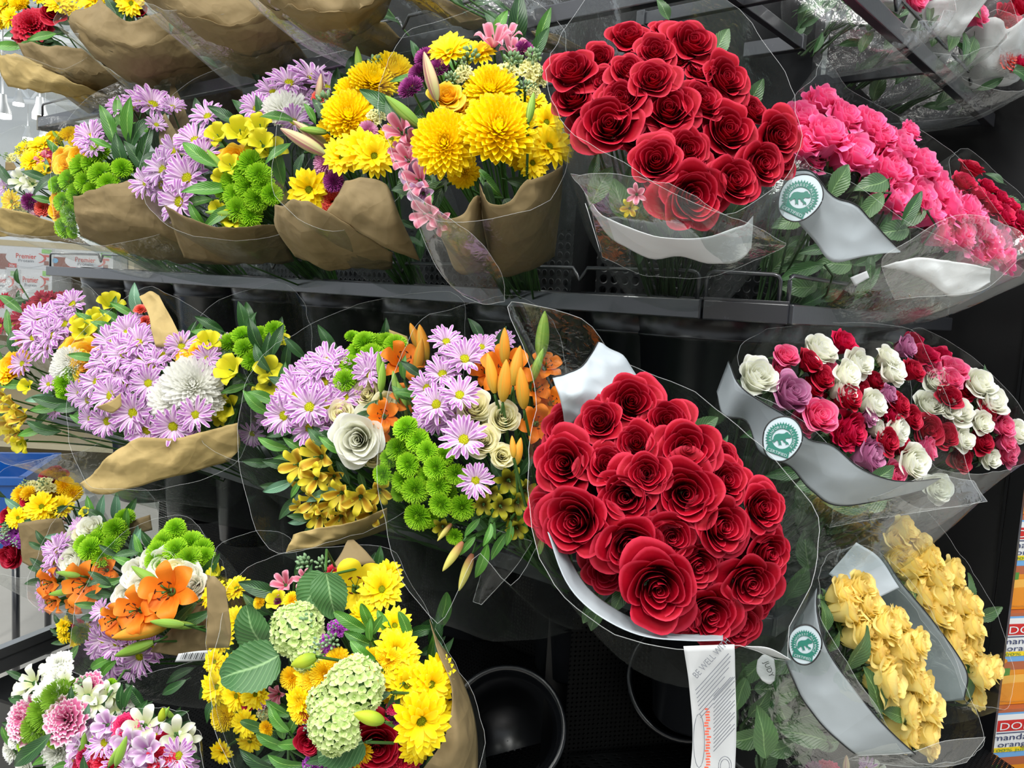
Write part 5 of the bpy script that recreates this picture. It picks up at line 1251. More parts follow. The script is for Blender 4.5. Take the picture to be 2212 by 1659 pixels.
b.sheet('paper_band', [[(1572, 782, -.04), (1590, 826, -.10), (1625, 860, -.12), (1700, 905, -.13), (1745, 950, -.13), (1800, 965, -.13), (1860, 1015, -.13), (1930, 1040, -.12), (2030, 1034, -.08)],
    [(1546, 850, -.03), (1560, 900, -.07), (1610, 912, -.08), (1640, 980, -.09), (1705, 1010, -.09), (1750, 1060, -.09), (1800, 1092, -.09), (1880, 1085, -.09), (1990, 1060, -.07)]], 'band', .004, 44, 14, border=(0, 1), seed=103, fr=.5)
seal(b, 1689, 948, 42, -20, -.155, .95, -.2)
b.sheet('film_flap', [[(1800, 1095, -.08), (1900, 1070, -.1), (2000, 1030, -.1), (2100, 1040, -.06)], [(1790, 1140, -.04), (1900, 1120, -.06), (2000, 1105, -.07), (2128, 1085, -.06)]], 'film2', .004, edge=.0004, th=0, seed=7)
b.done()
b = B('rose_bouquet', 'white, magenta and red roses between the mixed banded bouquet and black end panel', 'bouquet', GR, bl_('R', .42, -.05), (2090, 870), 150, 1.42, .0004, -.0002, .04, (.3, .4, .9), .35, 52, 'stemdark')
b.flowers('''h 2002 762 34;h 1975 735 28 .03;p 2063 790 38;p 2060 815 32;p 2015 790 28;W 2028 818 34;W 2015 868 40;W 2076 884 40;W 2124 822 44;W 2150 864 42;C 2054 854 34;C 2009 928 42;W 2086 945 34;C 2047 938 34;W 2128 912 30;C 2140 886 28;p 2176 918 30;p 2188 978 36;W 2206 928 32;C 2128 952 34;W 2032 1054 38 -.02;C 2165 885 24;C 2090 840 30 .03;h 2035 765 28 .03;C 2100 910 30 .03;W 2145 990 28;C 2080 990 34 .02;p 2180 950 28;C 2060 905 30 .03;W 2055 880 26''')
b.fill(10, '24', (22, 36), (.04, .1), .6); b.along(8, '24', (26, 40), (.3, .8), .03)
b.sleeve([(1960, 745, .05), (1985, 705, .1), (2100, 770, .12), (2200, 870, .1), (2230, 940, .08), (2210, 1000, .0), (2110, 1022, -.04), (2020, 1010, -.05), (1970, 880, -.02)], rb=.05, seed=104)
b.done()
# ================================================================== base deck
def dk(px, d, z): return ATZ(px, d, z)
def tpot(px, py, d, label, group, r=1.0, tilt=(0, .25, 1)):
    c = P(px, py, d); ax = R_ * tilt[0] + U_ * tilt[1] + K_ * tilt[2]
    o = pot(c, label, PM2, ax, group); o.matrix_basis = o.matrix_basis @ Matrix.Scale(r, 4); return o
tpot(1095, 1570, 1.42, 'empty black pot tilted in the base deck, round mouth facing out', None, .98, (0, .55, 1))
tpot(1480, 1470, 1.42, 'black pot tilted in the base deck behind the care card', None, .95, (0, .55, 1))
tpot(1650, 1560, 1.35, 'black pot tilted in the base deck under the front yellow roses', None, .8, (-.3, .6, 1))
# --- B8, B9: yellow roses
b = B('rose_bouquet', 'yellow roses with grey seal band and name tag, front one of two', 'bouquet', GR, P(1600, 1600, 1.25), (1940, 1430), 190, 1.05, .0002, .0, .03, (.75, .3, .62), .25, 61, 'stemdark')
b.flowers('''Y 1836 1274 44;Y 1874 1262 38;Y 1850 1312 44 -.01;Y 1888 1302 40;Y 1886 1366 52;Y 1930 1346 44;Y 1954 1332 34;Y 1914 1402 48;Y 1972 1394 46;Y 1998 1386 34;Y 1980 1424 42;Y 1938 1472 56 -.01;Y 1990 1458 46;Y 2008 1488 40;Y 1980 1530 50;Y 2024 1528 44;Y 1984 1580 54;Y 2024 1584 42;Y 2022 1616 32;
Y 1920 1372 40 .03;Y 1950 1430 40 .03;Y 1990 1500 36 .03;Y 2005 1555 36 .03;Y 1870 1335 36 .03''')
b.flowers('4 1850 1400 56 70 -.01;4 1885 1490 52 110 -.01;4 1810 1350 34 120 .02;4 1800 1385 26 60 .0;4 1780 1330 34 100;4 1905 1440 30 150 .02;4 1930 1545 30 160;2 1670 1475 34 110 -.02;4 1690 1440 36 200;4 1640 1520 40 60;4 1645 1580 58 100 -.03;4 1735 1590 50 170 -.03;4 1605 1590 40 190;4 1690 1500 40 20;4 1620 1450 40 220;4 1700 1555 44 300;2 1655 1540 34 240;4 1600 1500 36 250;4 1750 1540 40 20;4 1680 1610 40 190;4 1780 1600 34 180')
b.along(14, '4', (30, 50), (.3, .95), .06)
b.sleeve([(1770, 1290, .0), (1790, 1200, .08), (1880, 1180, .12), (1980, 1270, .12), (2060, 1420, .1), (2130, 1594, .02), (2080, 1644, -.04), (1960, 1640, -.08), (1880, 1500, -.1), (1810, 1400, -.09), (1775, 1340, -.06)], rb=.07, bulge=.03, seed=112, edge=.0003)
b.sheet('paper_band', [[(1762, 1270, .0), (1765, 1330, -.06), (1790, 1410, -.08), (1845, 1490, -.09), (1910, 1570, -.09), (1975, 1628, -.08)], [(1680, 1415, .02), (1695, 1430, -.03), (1725, 1500, -.05), (1770, 1560, -.06), (1820, 1610, -.06), (1850, 1632, -.05)]], 'band', .004, 40, 14, border=(0, 1), seed=113, fr=.6)
b.sheet('paper_band', [[(1848, 1172, .12), (1900, 1210, .12), (1940, 1270, .11)], [(1790, 1240, .12), (1830, 1270, .11), (1880, 1300, .1)]], 'band', .004, seed=114, fr=.6)
seal(b, 1738, 1392, 36, -12, -.10, .95, -.15)
t_ = b.sheet('name_tag', [[(1636, 1426, -.06), (1650, 1414, -.06), (1672, 1424, -.06)], [(1634, 1450, -.06), (1654, 1452, -.06), (1675, 1450, -.06)], [(1646, 1470, -.06), (1662, 1478, -.06), (1673, 1470, -.06)]], 'whiteband', .0005, 10, 8)
g = G(); q = (P(1664, 1462, 1) - P(1650, 1428, 1)).normalized(); letters(g, 'JUDY', P(1649, 1430, b.d0 - .066) - b.base, q, K_.cross(q).normalized(), .0062, 0, .0200)
put('lettering', g.mesh('lettering', M['ink'], False), t_, Matrix.Translation(b.base - t_.matrix_basis.translation - b.base), False)
b.sheet('film_flap', [[(1850, 1632, -.06), (1960, 1625, -.08), (2040, 1600, -.06), (2126, 1592, -.02)], [(1830, 1640, -.05), (1950, 1655, -.06), (2040, 1655, -.05), (2084, 1646, -.02)]], 'film2', .003, edge=.0004, th=0, seed=8)
b.done()
b = B('rose_bouquet', 'yellow roses leaning on the end panel, rear one of the two yellow bouquets', 'bouquet', GR, P(1830, 1480, 1.5), (2045, 1320), 190, 1.27, .0002, .0, .03, (.7, .35, .65), .25, 62, 'stemdark')
b.flowers('''Y 1965 1140 36;Y 1944 1162 34;Y 1954 1184 36;Y 2000 1170 34;Y 1986 1212 40;Y 1946 1212 32;Y 2024 1202 34;Y 2038 1236 42;Y 2073 1236 38;Y 2010 1276 52;Y 2049 1276 42;Y 2036 1312 52;Y 2084 1298 44;Y 2111 1306 36;Y 2077 1346 52;Y 2115 1346 40;Y 2077 1388 54;Y 2115 1382 40;Y 2104 1410 40;Y 2132 1448 50;Y 2157 1444 34;Y 2118 1500 40;Y 2050 1350 36 .03;Y 2090 1420 34 .03;Y 2000 1240 34 .03;Y 2095 1330 30 .03''')
b.flowers('4 1955 1290 26 190;4 2000 1340 30 180;2 2080 1440 30 160;4 2085 1480 34 120;4 2030 1395 30 170;2 1960 1340 34 190 .03')
b.fill(10, '4', (26, 40), (.04, .1), .55); b.along(8, '42', (24, 40), (.3, .8), .03)
b.sleeve([(1905, 1200, .0), (1910, 1120, .05), (1990, 1100, .1), (2080, 1200, .1), (2150, 1320, .08), (2185, 1430, .05), (2180, 1530, -.02), (2090, 1515, -.06), (2060, 1440, -.08), (1980, 1320, -.08), (1920, 1250, -.06)], rb=.06, bulge=.02, seed=122, edge=.0003)
b.sheet('paper_band', [[(1900, 1190, .0), (1950, 1265, -.05), (2020, 1350, -.06), (2084, 1445, -.05), (2080, 1512, -.03)], [(1850, 1280, .05), (1900, 1350, .0), (1960, 1420, -.01), (2020, 1500, -.01), (2030, 1515, -.01)]], 'band', .003, 36, 12, border=(0,), seed=123, fr=.5)
b.done()
# --- B10: tips of a bunch at the lower edge
b = B('mixed_bouquet', 'tips of a purple and white bunch at the lower edge under the yellow roses', 'bouquet', None, P(1800, 1900, 1.3), (1815, 1675), 80, 1.15, 0, -.0003, .04, (0, .5, 1), .4, 63)
b.flowers('L 1870 1662 30;n 1790 1668 26;U 1760 1668 24;L 1830 1690 30;w 1895 1668 28;L 1770 1690 30'); b.flowers('i 1828 1655 28 95;1 1850 1690 30 90')
b.sleeve([(1730, 1690, 0), (1760, 1650, .05), (1830, 1640, .08), (1910, 1660, .05), (1920, 1710, -.02), (1820, 1740, -.05)], rb=.04, seed=124)
b.done()

# --- B6: big yellow bouquet, front
b = B('mixed_bouquet', 'bouquet of pale green hydrangeas, yellow daisies and big round leaves', 'bouquet', GB, dk(880, 1.35, .62), (755, 1450), 240, .98, -.0001, -.0003, .06, (0, .3, 1), .55, 71)
b.flowers('''H 642 1360 62 -.02;H 668 1410 44 -.01;H 765 1485 66 -.04;H 722 1570 62 -.04;H 705 1520 46 -.02;J 768 1270 72;D 825 1274 52;D 838 1240 34;D 856 1406 54;D 853 1352 42;D 826 1440 46;D 878 1480 54;D 930 1478 56;D 909 1556 74 -.04;D 945 1450 40;D 870 1440 46 .01;D 785 1330 36 .02;D 900 1510 46 .02;D 900 1610 44 .01;D 945 1540 44 .02;D 935 1580 30;
B 728 1430 34;B 742 1442 30;B 700 1456 36;B 681 1470 36;B 768 1448 36;B 802 1432 36;B 838 1468 38;B 660 1512 34;B 650 1536 30;B 628 1466 30 .01;B 771 1630 36;B 815 1455 34;B 700 1480 34 .01;D 650 1515 38;D 672 1455 40;B 850 1500 28 .02;D 690 1450 38 .01;
D 512 1503 38;D 553 1500 36;D 494 1470 28;B 574 1575 20;B 559 1300 17;B 628 1294 20;f 600 1300 26;B 840 1430 30;
S 693 1396 38;S 725 1356 30;S 671 1568 30;U 600 1296 18;S 671 1656 30;S 700 1660 30;R 815 1618 60;r 872 1646 40;C 665 1604 36;C 662 1542 22;r 715 1238 22;C 740 1235 18 .03;R 668 1580 28 .02;U 850 1560 20 .02;
o 615 1262 32;o 659 1252 26;o 600 1500 26 .04;c 770 1425 18;c 735 1650 24;Q 795 1640 20;z 657 1215 24;z 695 1215 20;z 660 1340 26 -.03;z 715 1385 24 -.02;n 850 1530 16;r 722 1520 14''')
b.flowers('''5 552 1356 54 110 -.04;5 540 1440 66 200 -.04;5 680 1286 52 235 -.03;5 714 1286 52 280 -.03;2 562 1271 50 165 -.01;2 670 1250 34 80 -.03;5 736 1620 54 200 -.03;2 650 1222 24 60;
6 755 1342 40 145 -.02;6 793 1332 34 110 -.02;6 776 1380 36 150 -.02;6 783 1406 34 140 -.02;6 800 1360 24 90 -.03;6 830 1345 30 120 0;6 872 1350 32 110 -.02;6 815 1350 24 60 -.02;2 811 1510 34 200 -.01;2 847 1525 40 250;6 603 1553 34 130;6 587 1600 38 160;6 634 1604 36 190;6 605 1570 30 100;6 640 1560 30 60;6 600 1530 30 150;2 815 1212 34 80 .04;2 835 1240 30 60 .03;2 940 1360 40 80 .03;1 930 1400 40 80 .05;3 945 1410 36 100 .02;
t 797 1550 34 160 -.05;t 656 1428 30 200 -.04;b 670 1440 26 180;2 720 1250 34 100 .02;2 560 1640 50 150;1 620 1640 44 170;2 700 1640 40 190''')
b.fill(34, '2262', (26, 44), (.05, .13), 1.05); b.along(8, '2', (26, 40), (.0, .4), .06)
b.sleeve([(470, 1380, .0), (490, 1260, .08), (580, 1200, .14), (720, 1180, .18), (850, 1190, .16), (930, 1330, .08), (1010, 1480, .04), (1045, 1600, .0), (1000, 1720, -.03), (760, 1760, -.05), (560, 1730, -.05), (470, 1600, -.04), (452, 1480, -.02)], rb=.06, bulge=.03, seed=132, edge=.0003)
b.sheet('brown_paper', [[(928, 1338, .06), (948, 1410, .03), (978, 1490, .01), (962, 1590, -.01), (900, 1680, -.01)], [(940, 1370, .06), (972, 1430, .04), (1000, 1510, .03), (1000, 1600, .0), (960, 1700, .0)], [(945, 1380, .09), (990, 1450, .08), (1022, 1530, .07), (1032, 1610, .05), (1030, 1720, .04)]], 'kraft', .006, seed=133)
b.sheet('brown_paper', [[(752, 1168, .16), (764, 1166, .16)], [(735, 1200, .14), (790, 1190, .14)], [(712, 1232, .12), (812, 1216, .12)]], 'kraft', .003, 12, 8, seed=134)
b.sheet('brown_paper', [[(450, 1260, .04), (465, 1245, .04), (490, 1270, .04)], [(452, 1340, .04), (475, 1340, .04), (500, 1350, .04)], [(450, 1400, .05), (478, 1400, .05), (500, 1400, .05)]], 'kraft', .004, 12, 10, seed=135)
b.done()
# --- B7: behind-left, seen through film
b = B('mixed_bouquet', 'dim yellow bouquet behind the left film of the hydrangea bouquet', 'bouquet', GB, dk(640, 1.65, .6), (510, 1460), 150, 1.22, 0, -.0003, .05, (-.2, .3, 1), .5, 72)
b.flowers('D 470 1484 40;D 500 1440 34;D 465 1285 34;D 512 1272 34;D 480 1380 36;D 515 1340 34 .02;K 480 1550 34;D 481 1622 30;D 530 1560 34;R 470 1340 22;D 560 1420 30 .03;D 465 1430 30;C 530 1520 22;f 470 1240 24;D 540 1600 30;s 570 1540 24;Q 560 1515 20')
b.fill(30, '222', (24, 40), (.03, .12), 1.1)
b.sleeve([(452, 1300, .0), (470, 1180, .08), (560, 1150, .12), (640, 1180, .1), (640, 1500, 0), (600, 1650, -.03), (520, 1680, -.04), (478, 1560, -.03), (452, 1420, -.02)], rb=.05, seed=136)
b.done()
# --- B3 / B2 / B1
b = B('mixed_bouquet', 'orange lily over white roses and green buttons, barcode label on its film', 'bouquet', GB, dk(560, 1.75, .62), (335, 1290), 160, 1.35, -.0002, -.0003, .06, (-.1, .3, 1), .55, 73)
b.flowers('''G 377 1140 26;G 349 1172 29;G 381 1157 27;G 413 1168 29;G 437 1185 27;G 377 1185 29;G 409 1204 29;G 338 1192 29;G 430 1202 27;G 360 1155 24 .01;G 395 1178 26 .01;G 330 1210 24;G 365 1205 26 .01;G 395 1215 26 .01;G 445 1200 22;
W 288 1236 42;W 353 1220 48;W 397 1248 46;W 264 1284 32;W 302 1264 38;W 325 1215 34 .02;W 415 1265 34;E 375 1232 36;c 290 1290 24;O 365 1278 74 -.03;O 298 1318 62 -.03;O 248 1338 44 -.02;O 335 1325 44 -.01;
L 222 1381 40;L 254 1390 46;L 246 1422 42;L 302 1418 42;L 275 1400 40 .01;L 222 1318 28;L 210 1400 30 .01;L 240 1445 36;L 330 1400 36 .02;L 285 1440 36;L 215 1350 24;L 295 1290 26''')
b.flowers('b 314 1243 38 150 -.05;b 361 1346 38 175 -.04;b 385 1350 34 170 -.03;q 302 1364 56 190 -.04;b 290 1402 46 200 -.04;1 298 1180 28 110;2 421 1332 40 200 .0;2 440 1310 34 30;1 275 1212 30 160;2 270 1200 28 190;2 400 1330 36 230;b 345 1300 20 90;3 300 1170 30 80;2 455 1220 36 50;2 200 1330 26 190')
b.fill(22, '2212', (22, 36), (.04, .12)); b.along(6, '2', (22, 34), (.0, .4), .05)
b.sleeve([(170, 1300, .02), (230, 1180, .1), (330, 1120, .14), (410, 1120, .14), (470, 1200, .1), (500, 1300, .04), (480, 1400, -.0), (380, 1440, -.03), (230, 1470, -.05), (150, 1450, -.04), (150, 1380, -.02)], rb=.05, bulge=.02, seed=142, mat='film2', edge=.0003)
b.sheet('brown_paper', [[(432, 1252, .02), (450, 1242, .02), (478, 1262, .03)], [(425, 1300, .01), (455, 1305, .01), (490, 1310, .02)], [(336, 1398, -.01), (400, 1385, -.01), (480, 1350, .0)], [(340, 1410, -.01), (420, 1420, -.01), (480, 1400, .0)]], 'kraft', .004, seed=143)
t_ = b.sheet('barcode_label', [[(386, 1412, -.05), (430, 1406, -.05), (470, 1404, -.05)], [(378, 1430, -.05), (425, 1428, -.05), (462, 1424, -.05)]], 'whiteband', .0005, 10, 4)
g = G(); o0 = t_.matrix_basis.translation
for i in range(16):
    x = 395 + i * 4; a_, c_ = P(x, 1410, b.d0 - .053), P(x - 6, 1424, b.d0 - .053); w_ = R_ * (.0005 + .0005 * (i % 3))
    g.add([a_, a_ + w_, c_ + w_, c_], [(0, 1, 2, 3)])
put('printed_bars', g.mesh('printed_bars', M['ink'], False), t_, Matrix.Translation(-b.base - t_.matrix_basis.translation), False)
b.done()
b = B('mixed_bouquet', 'wide open orange lily and green buttons left of the barcode-labelled lily bouquet', 'bouquet', GB, dk(440, 2.0, .62), (190, 1210), 130, 1.6, -.0002, -.0003, .06, (-.1, .3, 1), .55, 74)
b.flowers('''O 185 1262 62 -.02;O 111 1258 44;O 119 1298 36;O 228 1232 36;O 165 1300 34 .01;G 191 1184 29;G 222 1152 29;G 246 1140 27;G 238 1176 27;G 270 1116 23;G 218 1202 27;G 180 1176 27;G 255 1152 26 .01;G 205 1165 25 .01;G 250 1170 22;
W 159 1160 36;W 195 1135 30;W 147 1214 36;E 175 1150 26 .01;L 123 1190 36;L 119 1214 32;L 171 1136 22;L 95 1278 26;L 135 1175 28 .01;L 100 1300 24 .01;b 147 1238 22''')
b.flowers('b 147 1240 26 170 -.03;b 131 1280 28 190 -.03;3 222 1100 34 80;1 198 1098 30 110;2 205 1115 30 150;1 235 1255 32 190 -.03;2 214 1286 32 180 -.03;3 250 1095 34 80;2 280 1100 30 60;1 275 1120 24 90;2 185 1115 26 150;f 185 1108 14;3 290 1170 36 80 .0')
b.fill(18, '2232', (20, 34), (.04, .12))
b.sleeve([(60, 1260, .02), (110, 1130, .1), (200, 1050, .14), (320, 1060, .14), (345, 1150, .08), (310, 1300, .0), (230, 1320, -.03), (130, 1325, -.04), (60, 1300, -.02)], rb=.05, seed=144, mat='film2')
b.sheet('brown_paper', [[(275, 1130, .08), (325, 1112, .08)], [(275, 1160, .08), (330, 1145, .08)]], 'kraft', .002, 8, 6)
b.done()
b = B('mixed_bouquet', 'dark red rose over yellow pompons in a bouquet by the blue crate', 'bouquet', GB, dk(240, 2.2, .6), (75, 1110), 110, 1.85, -.0002, -.0003, .05, (-.1, .3, 1), .5, 75)
b.flowers('''C 115 1028 32;C 62 1075 26;s 95 1048 30;s 60 1050 26;D 91 1095 38;B 139 1048 24;B 156 1063 24;B 44 1068 26;D 135 1095 28;D 40 1119 28;C 12 1115 26;S 24 1155 28;C 16 1206 32;B 30 1098 18;S 40 1170 24;C 20 1190 22 .02;z 15 1140 16;B 60 1065 20;B 115 1070 22 .02;D 100 1120 26;s 10 1150 20;S 5 1165 22''')
b.flowers('3 32 1090 28 150;2 130 1100 20 200;2 75 1125 24 180;2 20 1130 20 190')
b.fill(14, '22', (18, 28), (.04, .12))
b.sleeve([(-50, 1120, .02), (0, 1020, .1), (90, 990, .12), (170, 1010, .1), (190, 1120, .02), (180, 1230, -.02), (60, 1245, -.04), (-50, 1230, -.03)], rb=.05, seed=145, mat='film2')
b.sheet('brown_paper', [[(42, 1132, -.03), (85, 1124, -.04), (135, 1120, -.03)], [(45, 1180, -.03), (100, 1190, -.03), (160, 1190, -.0)], [(50, 1215, -.02), (100, 1236, -.01), (190, 1236, .03)]], 'kraft', .003, seed=146)
b.done()
b = B('daisy_bouquet', 'small bunch of yellow daisies with a green flower, tucked under the left lily bouquets', 'bouquet', None, dk(260, 2.05, .55), (155, 1362), 45, 1.75, 0, -.0003, .03, (-.1, .3, 1), .5, 76)
b.flowers('D 139 1352 20;D 140 1372 20;T 172 1368 24;D 165 1380 20 .01;r 165 1348 12 .01;D 150 1340 16 .02;C 205 1350 16 .03;D 185 1360 16 .02;r 190 1372 14 .02')
b.fill(8, '22', (12, 20), (.02, .06)); b.done()
# --- B4 / B5 lower left
b = B('mixed_bouquet', 'pink and white carnations with white alstroemeria in the lower left corner', 'bouquet', GB, dk(200, 1.7, .35), (140, 1530), 140, 1.20, -.0001, -.0003, .05, (0, .45, 1), .5, 77)
b.flowers('''w 68 1474 44;w 50 1490 32;c 119 1462 36;c 124 1432 30;c 95 1492 28;w 110 1440 28 .01;Q 44 1556 50 -.01;Q 60 1530 34 .01;Q 135 1556 50 -.02;Q 187 1486 34;T 95 1540 50 .0;T 122 1508 44;T 75 1570 36;T 150 1490 30 .01;w 187 1502 42;w 205 1520 34;w 254 1518 46;w 235 1500 34 .01;a 195 1570 32;w 250 1540 34;c 83 1585 32;c 116 1628 36;c 16 1622 27;G 238 1478 15;G 115 1600 20;G 50 1610 18;w 140 1470 26;a 275 1545 24;c 30 1600 20;c 48 1665 24;Q 20 1580 24 .02;T 60 1585 22;z 180 1475 20;Q 95 1600 20 .02''')
b.flowers('2 70 1620 54 220 -.04;2 45 1510 30 180;2 160 1510 28 100;2 215 1545 30 250;3 185 1545 30 70;2 300 1525 34 20 .02;2 250 1560 26 90;1 100 1640 30 200;6 15 1590 24 120;b 212 1595 30 90')
b.fill(26, '2262', (22, 38), (.03, .12)); b.done()
b = B('mixed_bouquet', 'lavender, magenta and white lily flowers at the bottom edge right of pink carnations', 'bouquet', GB, dk(330, 1.6, .3), (300, 1620), 130, 1.10, -.0001, -.0003, .05, (0, .45, 1), .5, 78)
b.flowers('''a 230 1565 34;a 172 1612 32;n 266 1568 30;w 310 1566 50;w 381 1586 46;w 405 1600 34;L 226 1604 40;L 385 1632 44;L 254 1652 38;L 400 1650 34;L 210 1620 30 .01;C 349 1613 34;r 222 1648 36;r 200 1660 30;C 171 1652 32;r 369 1656 34;r 345 1640 28;a 286 1612 42;a 318 1620 40;a 310 1648 38;a 270 1600 32 .01;L 335 1590 30 .01;a 295 1580 30 .01;n 175 1640 24;L 160 1640 26 .01;a 330 1660 34;L 280 1660 30;r 240 1670 30;n 205 1640 20 .02''')
b.flowers('b 180 1612 30 85;b 262 1622 34 70 -.03;b 250 1630 28 60 -.02;b 206 1592 26 60;b 353 1548 24 60;b 368 1545 22 120;2 360 1560 24 30;2 405 1625 34 340;1 140 1655 30 190;2 190 1660 34 100 -.02;2 275 1590 20 90;t 350 1545 18 80')
b.fill(26, '222', (22, 38), (.03, .12))
b.sleeve([(150, 1640, .0), (200, 1560, .06), (300, 1530, .08), (400, 1540, .06), (440, 1620, .0), (430, 1720, -.04), (250, 1760, -.05), (150, 1720, -.03)], rb=.05, seed=148)
b.done()

# ================================================================== upper shelf
def bu_(side, t, z=-.02): return potpos(T_up, side, t, UPZ + z)
tdat = [
 ('brown paper bouquet with a red carnation in the upper left corner', 1.9, (60, 60), 110, 2.15, 'r 64 50 40;r 50 70 26;R 115 24 26;D 13 12 36;D 128 10 30;D 25 40 26;K 2 40 26;D 90 -5 26;D 150 20 22;f 5 130 14;K 40 5 24', '1 17 100 34 180;1 90 80 30 200;2 30 75 24 190;1 60 100 26 200',
  [[[(0, 125, -.02), (40, 124, -.03), (66, 132, -.02)], [(0, 150, -.02), (70, 170, -.03), (170, 185, -.02)], [(20, 190, .0), (110, 205, .0), (240, 212, .05)]], [[(40, 96, -.01), (100, 100, -.04), (180, 110, -.04)], [(70, 150, -.0), (150, 165, -.02), (260, 170, .0)], [(110, 190, .04), (200, 205, .04), (300, 195, .1)]]],
  [(-60, 20, .02), (10, -60, .1), (140, -80, .12), (200, -10, .06), (220, 90, -.02), (140, 150, -.05), (40, 120, -.05), (-40, 90, -.03)]),
 ('brown paper bouquet with yellow flowers behind a folded paper corner, top left', 1.5, (270, 0), 120, 1.9, 'D 206 2 42;D 284 8 34;K 240 -20 36;D 320 -15 34;C 300 20 18;D 180 -10 30', '2 243 20 34 120;2 262 22 28 80;1 190 40 34 190;2 290 30 26 60',
  [[[(222, 6, -.04), (240, 25, -.06), (270, 42, -.06), (345, 38, -.05), (400, -20, -.02)], [(150, 50, -.03), (230, 90, -.06), (310, 110, -.05), (400, 80, -.02), (440, 20, .0)], [(230, 150, .02), (300, 170, .02), (370, 160, .03), (440, 150, .05), (500, 110, .08)]]],
  [(120, 30, .02), (150, -70, .1), (300, -100, .12), (430, -60, .08), (430, 40, .0), (330, 90, -.04), (200, 80, -.05), (130, 60, -.04)]),
 ('brown paper bouquet on the upper shelf above the lavender daisies', 1.1, (440, -40), 120, 1.65, 'D 400 -70 34;D 460 -80 34;K 430 -60 30', '2 420 -60 30 100',
  [[[(280, -30, -.02), (350, -20, -.05), (450, -10, -.05), (560, -30, -.02)], [(340, 30, -.0), (430, 60, -.03), (520, 70, -.03), (600, 40, .0)], [(440, 110, .06), (500, 125, .06), (560, 125, .06), (640, 100, .08)]]],
  [(270, -40, .0), (340, -140, .1), (480, -150, .1), (580, -80, .04), (570, 0, -.02), (450, 30, -.05), (320, 10, -.04)]),
 ('brown paper bouquet on the upper shelf straight above the yellow daisies', .68, (680, -60), 120, 1.42, 'D 640 -90 34;D 700 -100 34', '2 660 -80 30 100',
  [[[(520, -50, -.02), (600, -40, -.05), (720, -40, -.05), (840, -60, -.02)], [(560, 10, .0), (650, 40, -.03), (760, 40, -.03), (850, 0, .0)], [(650, 70, .07), (700, 95, .07), (760, 90, .07), (820, 60, .08)]]],
  [(500, -60, .0), (580, -150, .1), (720, -160, .1), (840, -110, .04), (830, -30, -.02), (700, 0, -.05), (560, -20, -.04)]),
 ('small part of a brown paper bouquet above the big yellow chrysanthemums', .34, (880, -110), 100, 1.3, 'D 860 -140 34', '2 880 -120 30 100',
  [[[(800, -90, -.02), (880, -80, -.04), (980, -110, -.02)], [(850, -30, .0), (900, -10, .0), (950, -40, .02)], [(880, 10, .07), (910, 20, .07), (940, 5, .08)]]],
  [(760, -110, .0), (820, -180, .1), (940, -190, .1), (1000, -130, .04), (980, -70, -.02), (860, -60, -.05)])]
for i, (lab, t, c, rad, d0, fl, lv, papers, rim) in enumerate(tdat):
    b = B('mixed_bouquet', lab, 'bouquet', GB, bu_('L', t), c, rad, d0, -.0004, -.0003, .05, (0, .1, 1), .5, 80 + i)
    b.flowers(fl); b.flowers(lv); b.fill(10, '22', (20, 34), (.03, .1)); b.along(6, '2', (20, 30), (.1, .6), .04)
    for j, pp in enumerate(papers): b.sheet('brown_paper', pp, 'kraftlit' if i == 0 and j == 0 else 'kraft', .006, seed=90 + i * 3 + j)
    # a second, crumpled layer that runs back to the pot
    pb = pix(b.base); lo = papers[-1][-1]; b.sheet('brown_paper', [papers[-1][1], lo, [(pb[0] - 60 + 120 * k / (len(lo) - 1), pb[1] + 6, pb[2] - b.d0) for k in range(len(lo))]], 'kraft', .012, seed=70 + i)
    b.sleeve(rim, rb=.05, bulge=.03, seed=150 + i, mat='film2', wr=.008); b.done()
T_r = [
 ('pink roses in a white sleeve, leftmost of the three bouquets at top right', .30, (1890, -40), 110, 1.35, 'p 1960 -40 44;p 1930 -70 44;p 1990 -10 40;p 1880 -90 40;p 2010 -50 34', [[(1800, -20, .0), (1860, -40, -.03), (1960, -20, -.03)], [(1820, 20, .02), (1880, 25, .0), (1940, 30, .0)], [(1850, 60, .06), (1880, 70, .06), (1920, 60, .06)]],
  [(1760, -60, .02), (1800, -150, .1), (1920, -160, .1), (2040, -60, .05), (2060, 20, .0), (1960, 60, -.05), (1850, 30, -.05)]),
 ('pink roses in a creased white sleeve, middle of the three at top right', .55, (2040, 30), 110, 1.50, 'p 2080 0 44;P 2060 -40 44;p 2120 20 40;p 2100 -60 40', [[(1960, 30, .0), (2040, 0, -.04), (2140, -10, -.03)], [(1930, 100, .02), (2010, 80, .0), (2080, 70, .0)], [(1900, 150, .06), (1960, 150, .06), (2040, 140, .08)]],
  [(1880, 10, .02), (1930, -80, .1), (2080, -120, .1), (2180, -20, .05), (2190, 60, .0), (2080, 120, -.05), (1960, 100, -.05)]),
 ('coral red roses in a creased white sleeve cut by the right edge, top right', .78, (2180, 90), 110, 1.65, 'C 2190 40 50;e 2200 90 44;C 2215 10 40;h 2212 130 36;e 2185 120 34', [[(2060, 90, .0), (2130, 50, -.05), (2180, 60, -.05), (2230, 30, -.03)], [(2070, 140, .02), (2120, 150, .0), (2180, 130, .0), (2220, 90, .0)], [(2050, 190, .06), (2110, 195, .06), (2180, 190, .06), (2220, 150, .08)]],
  [(2050, 60, .02), (2100, -30, .1), (2220, -60, .1), (2280, 40, .05), (2270, 150, .0), (2190, 200, -.05), (2080, 170, -.05)])]
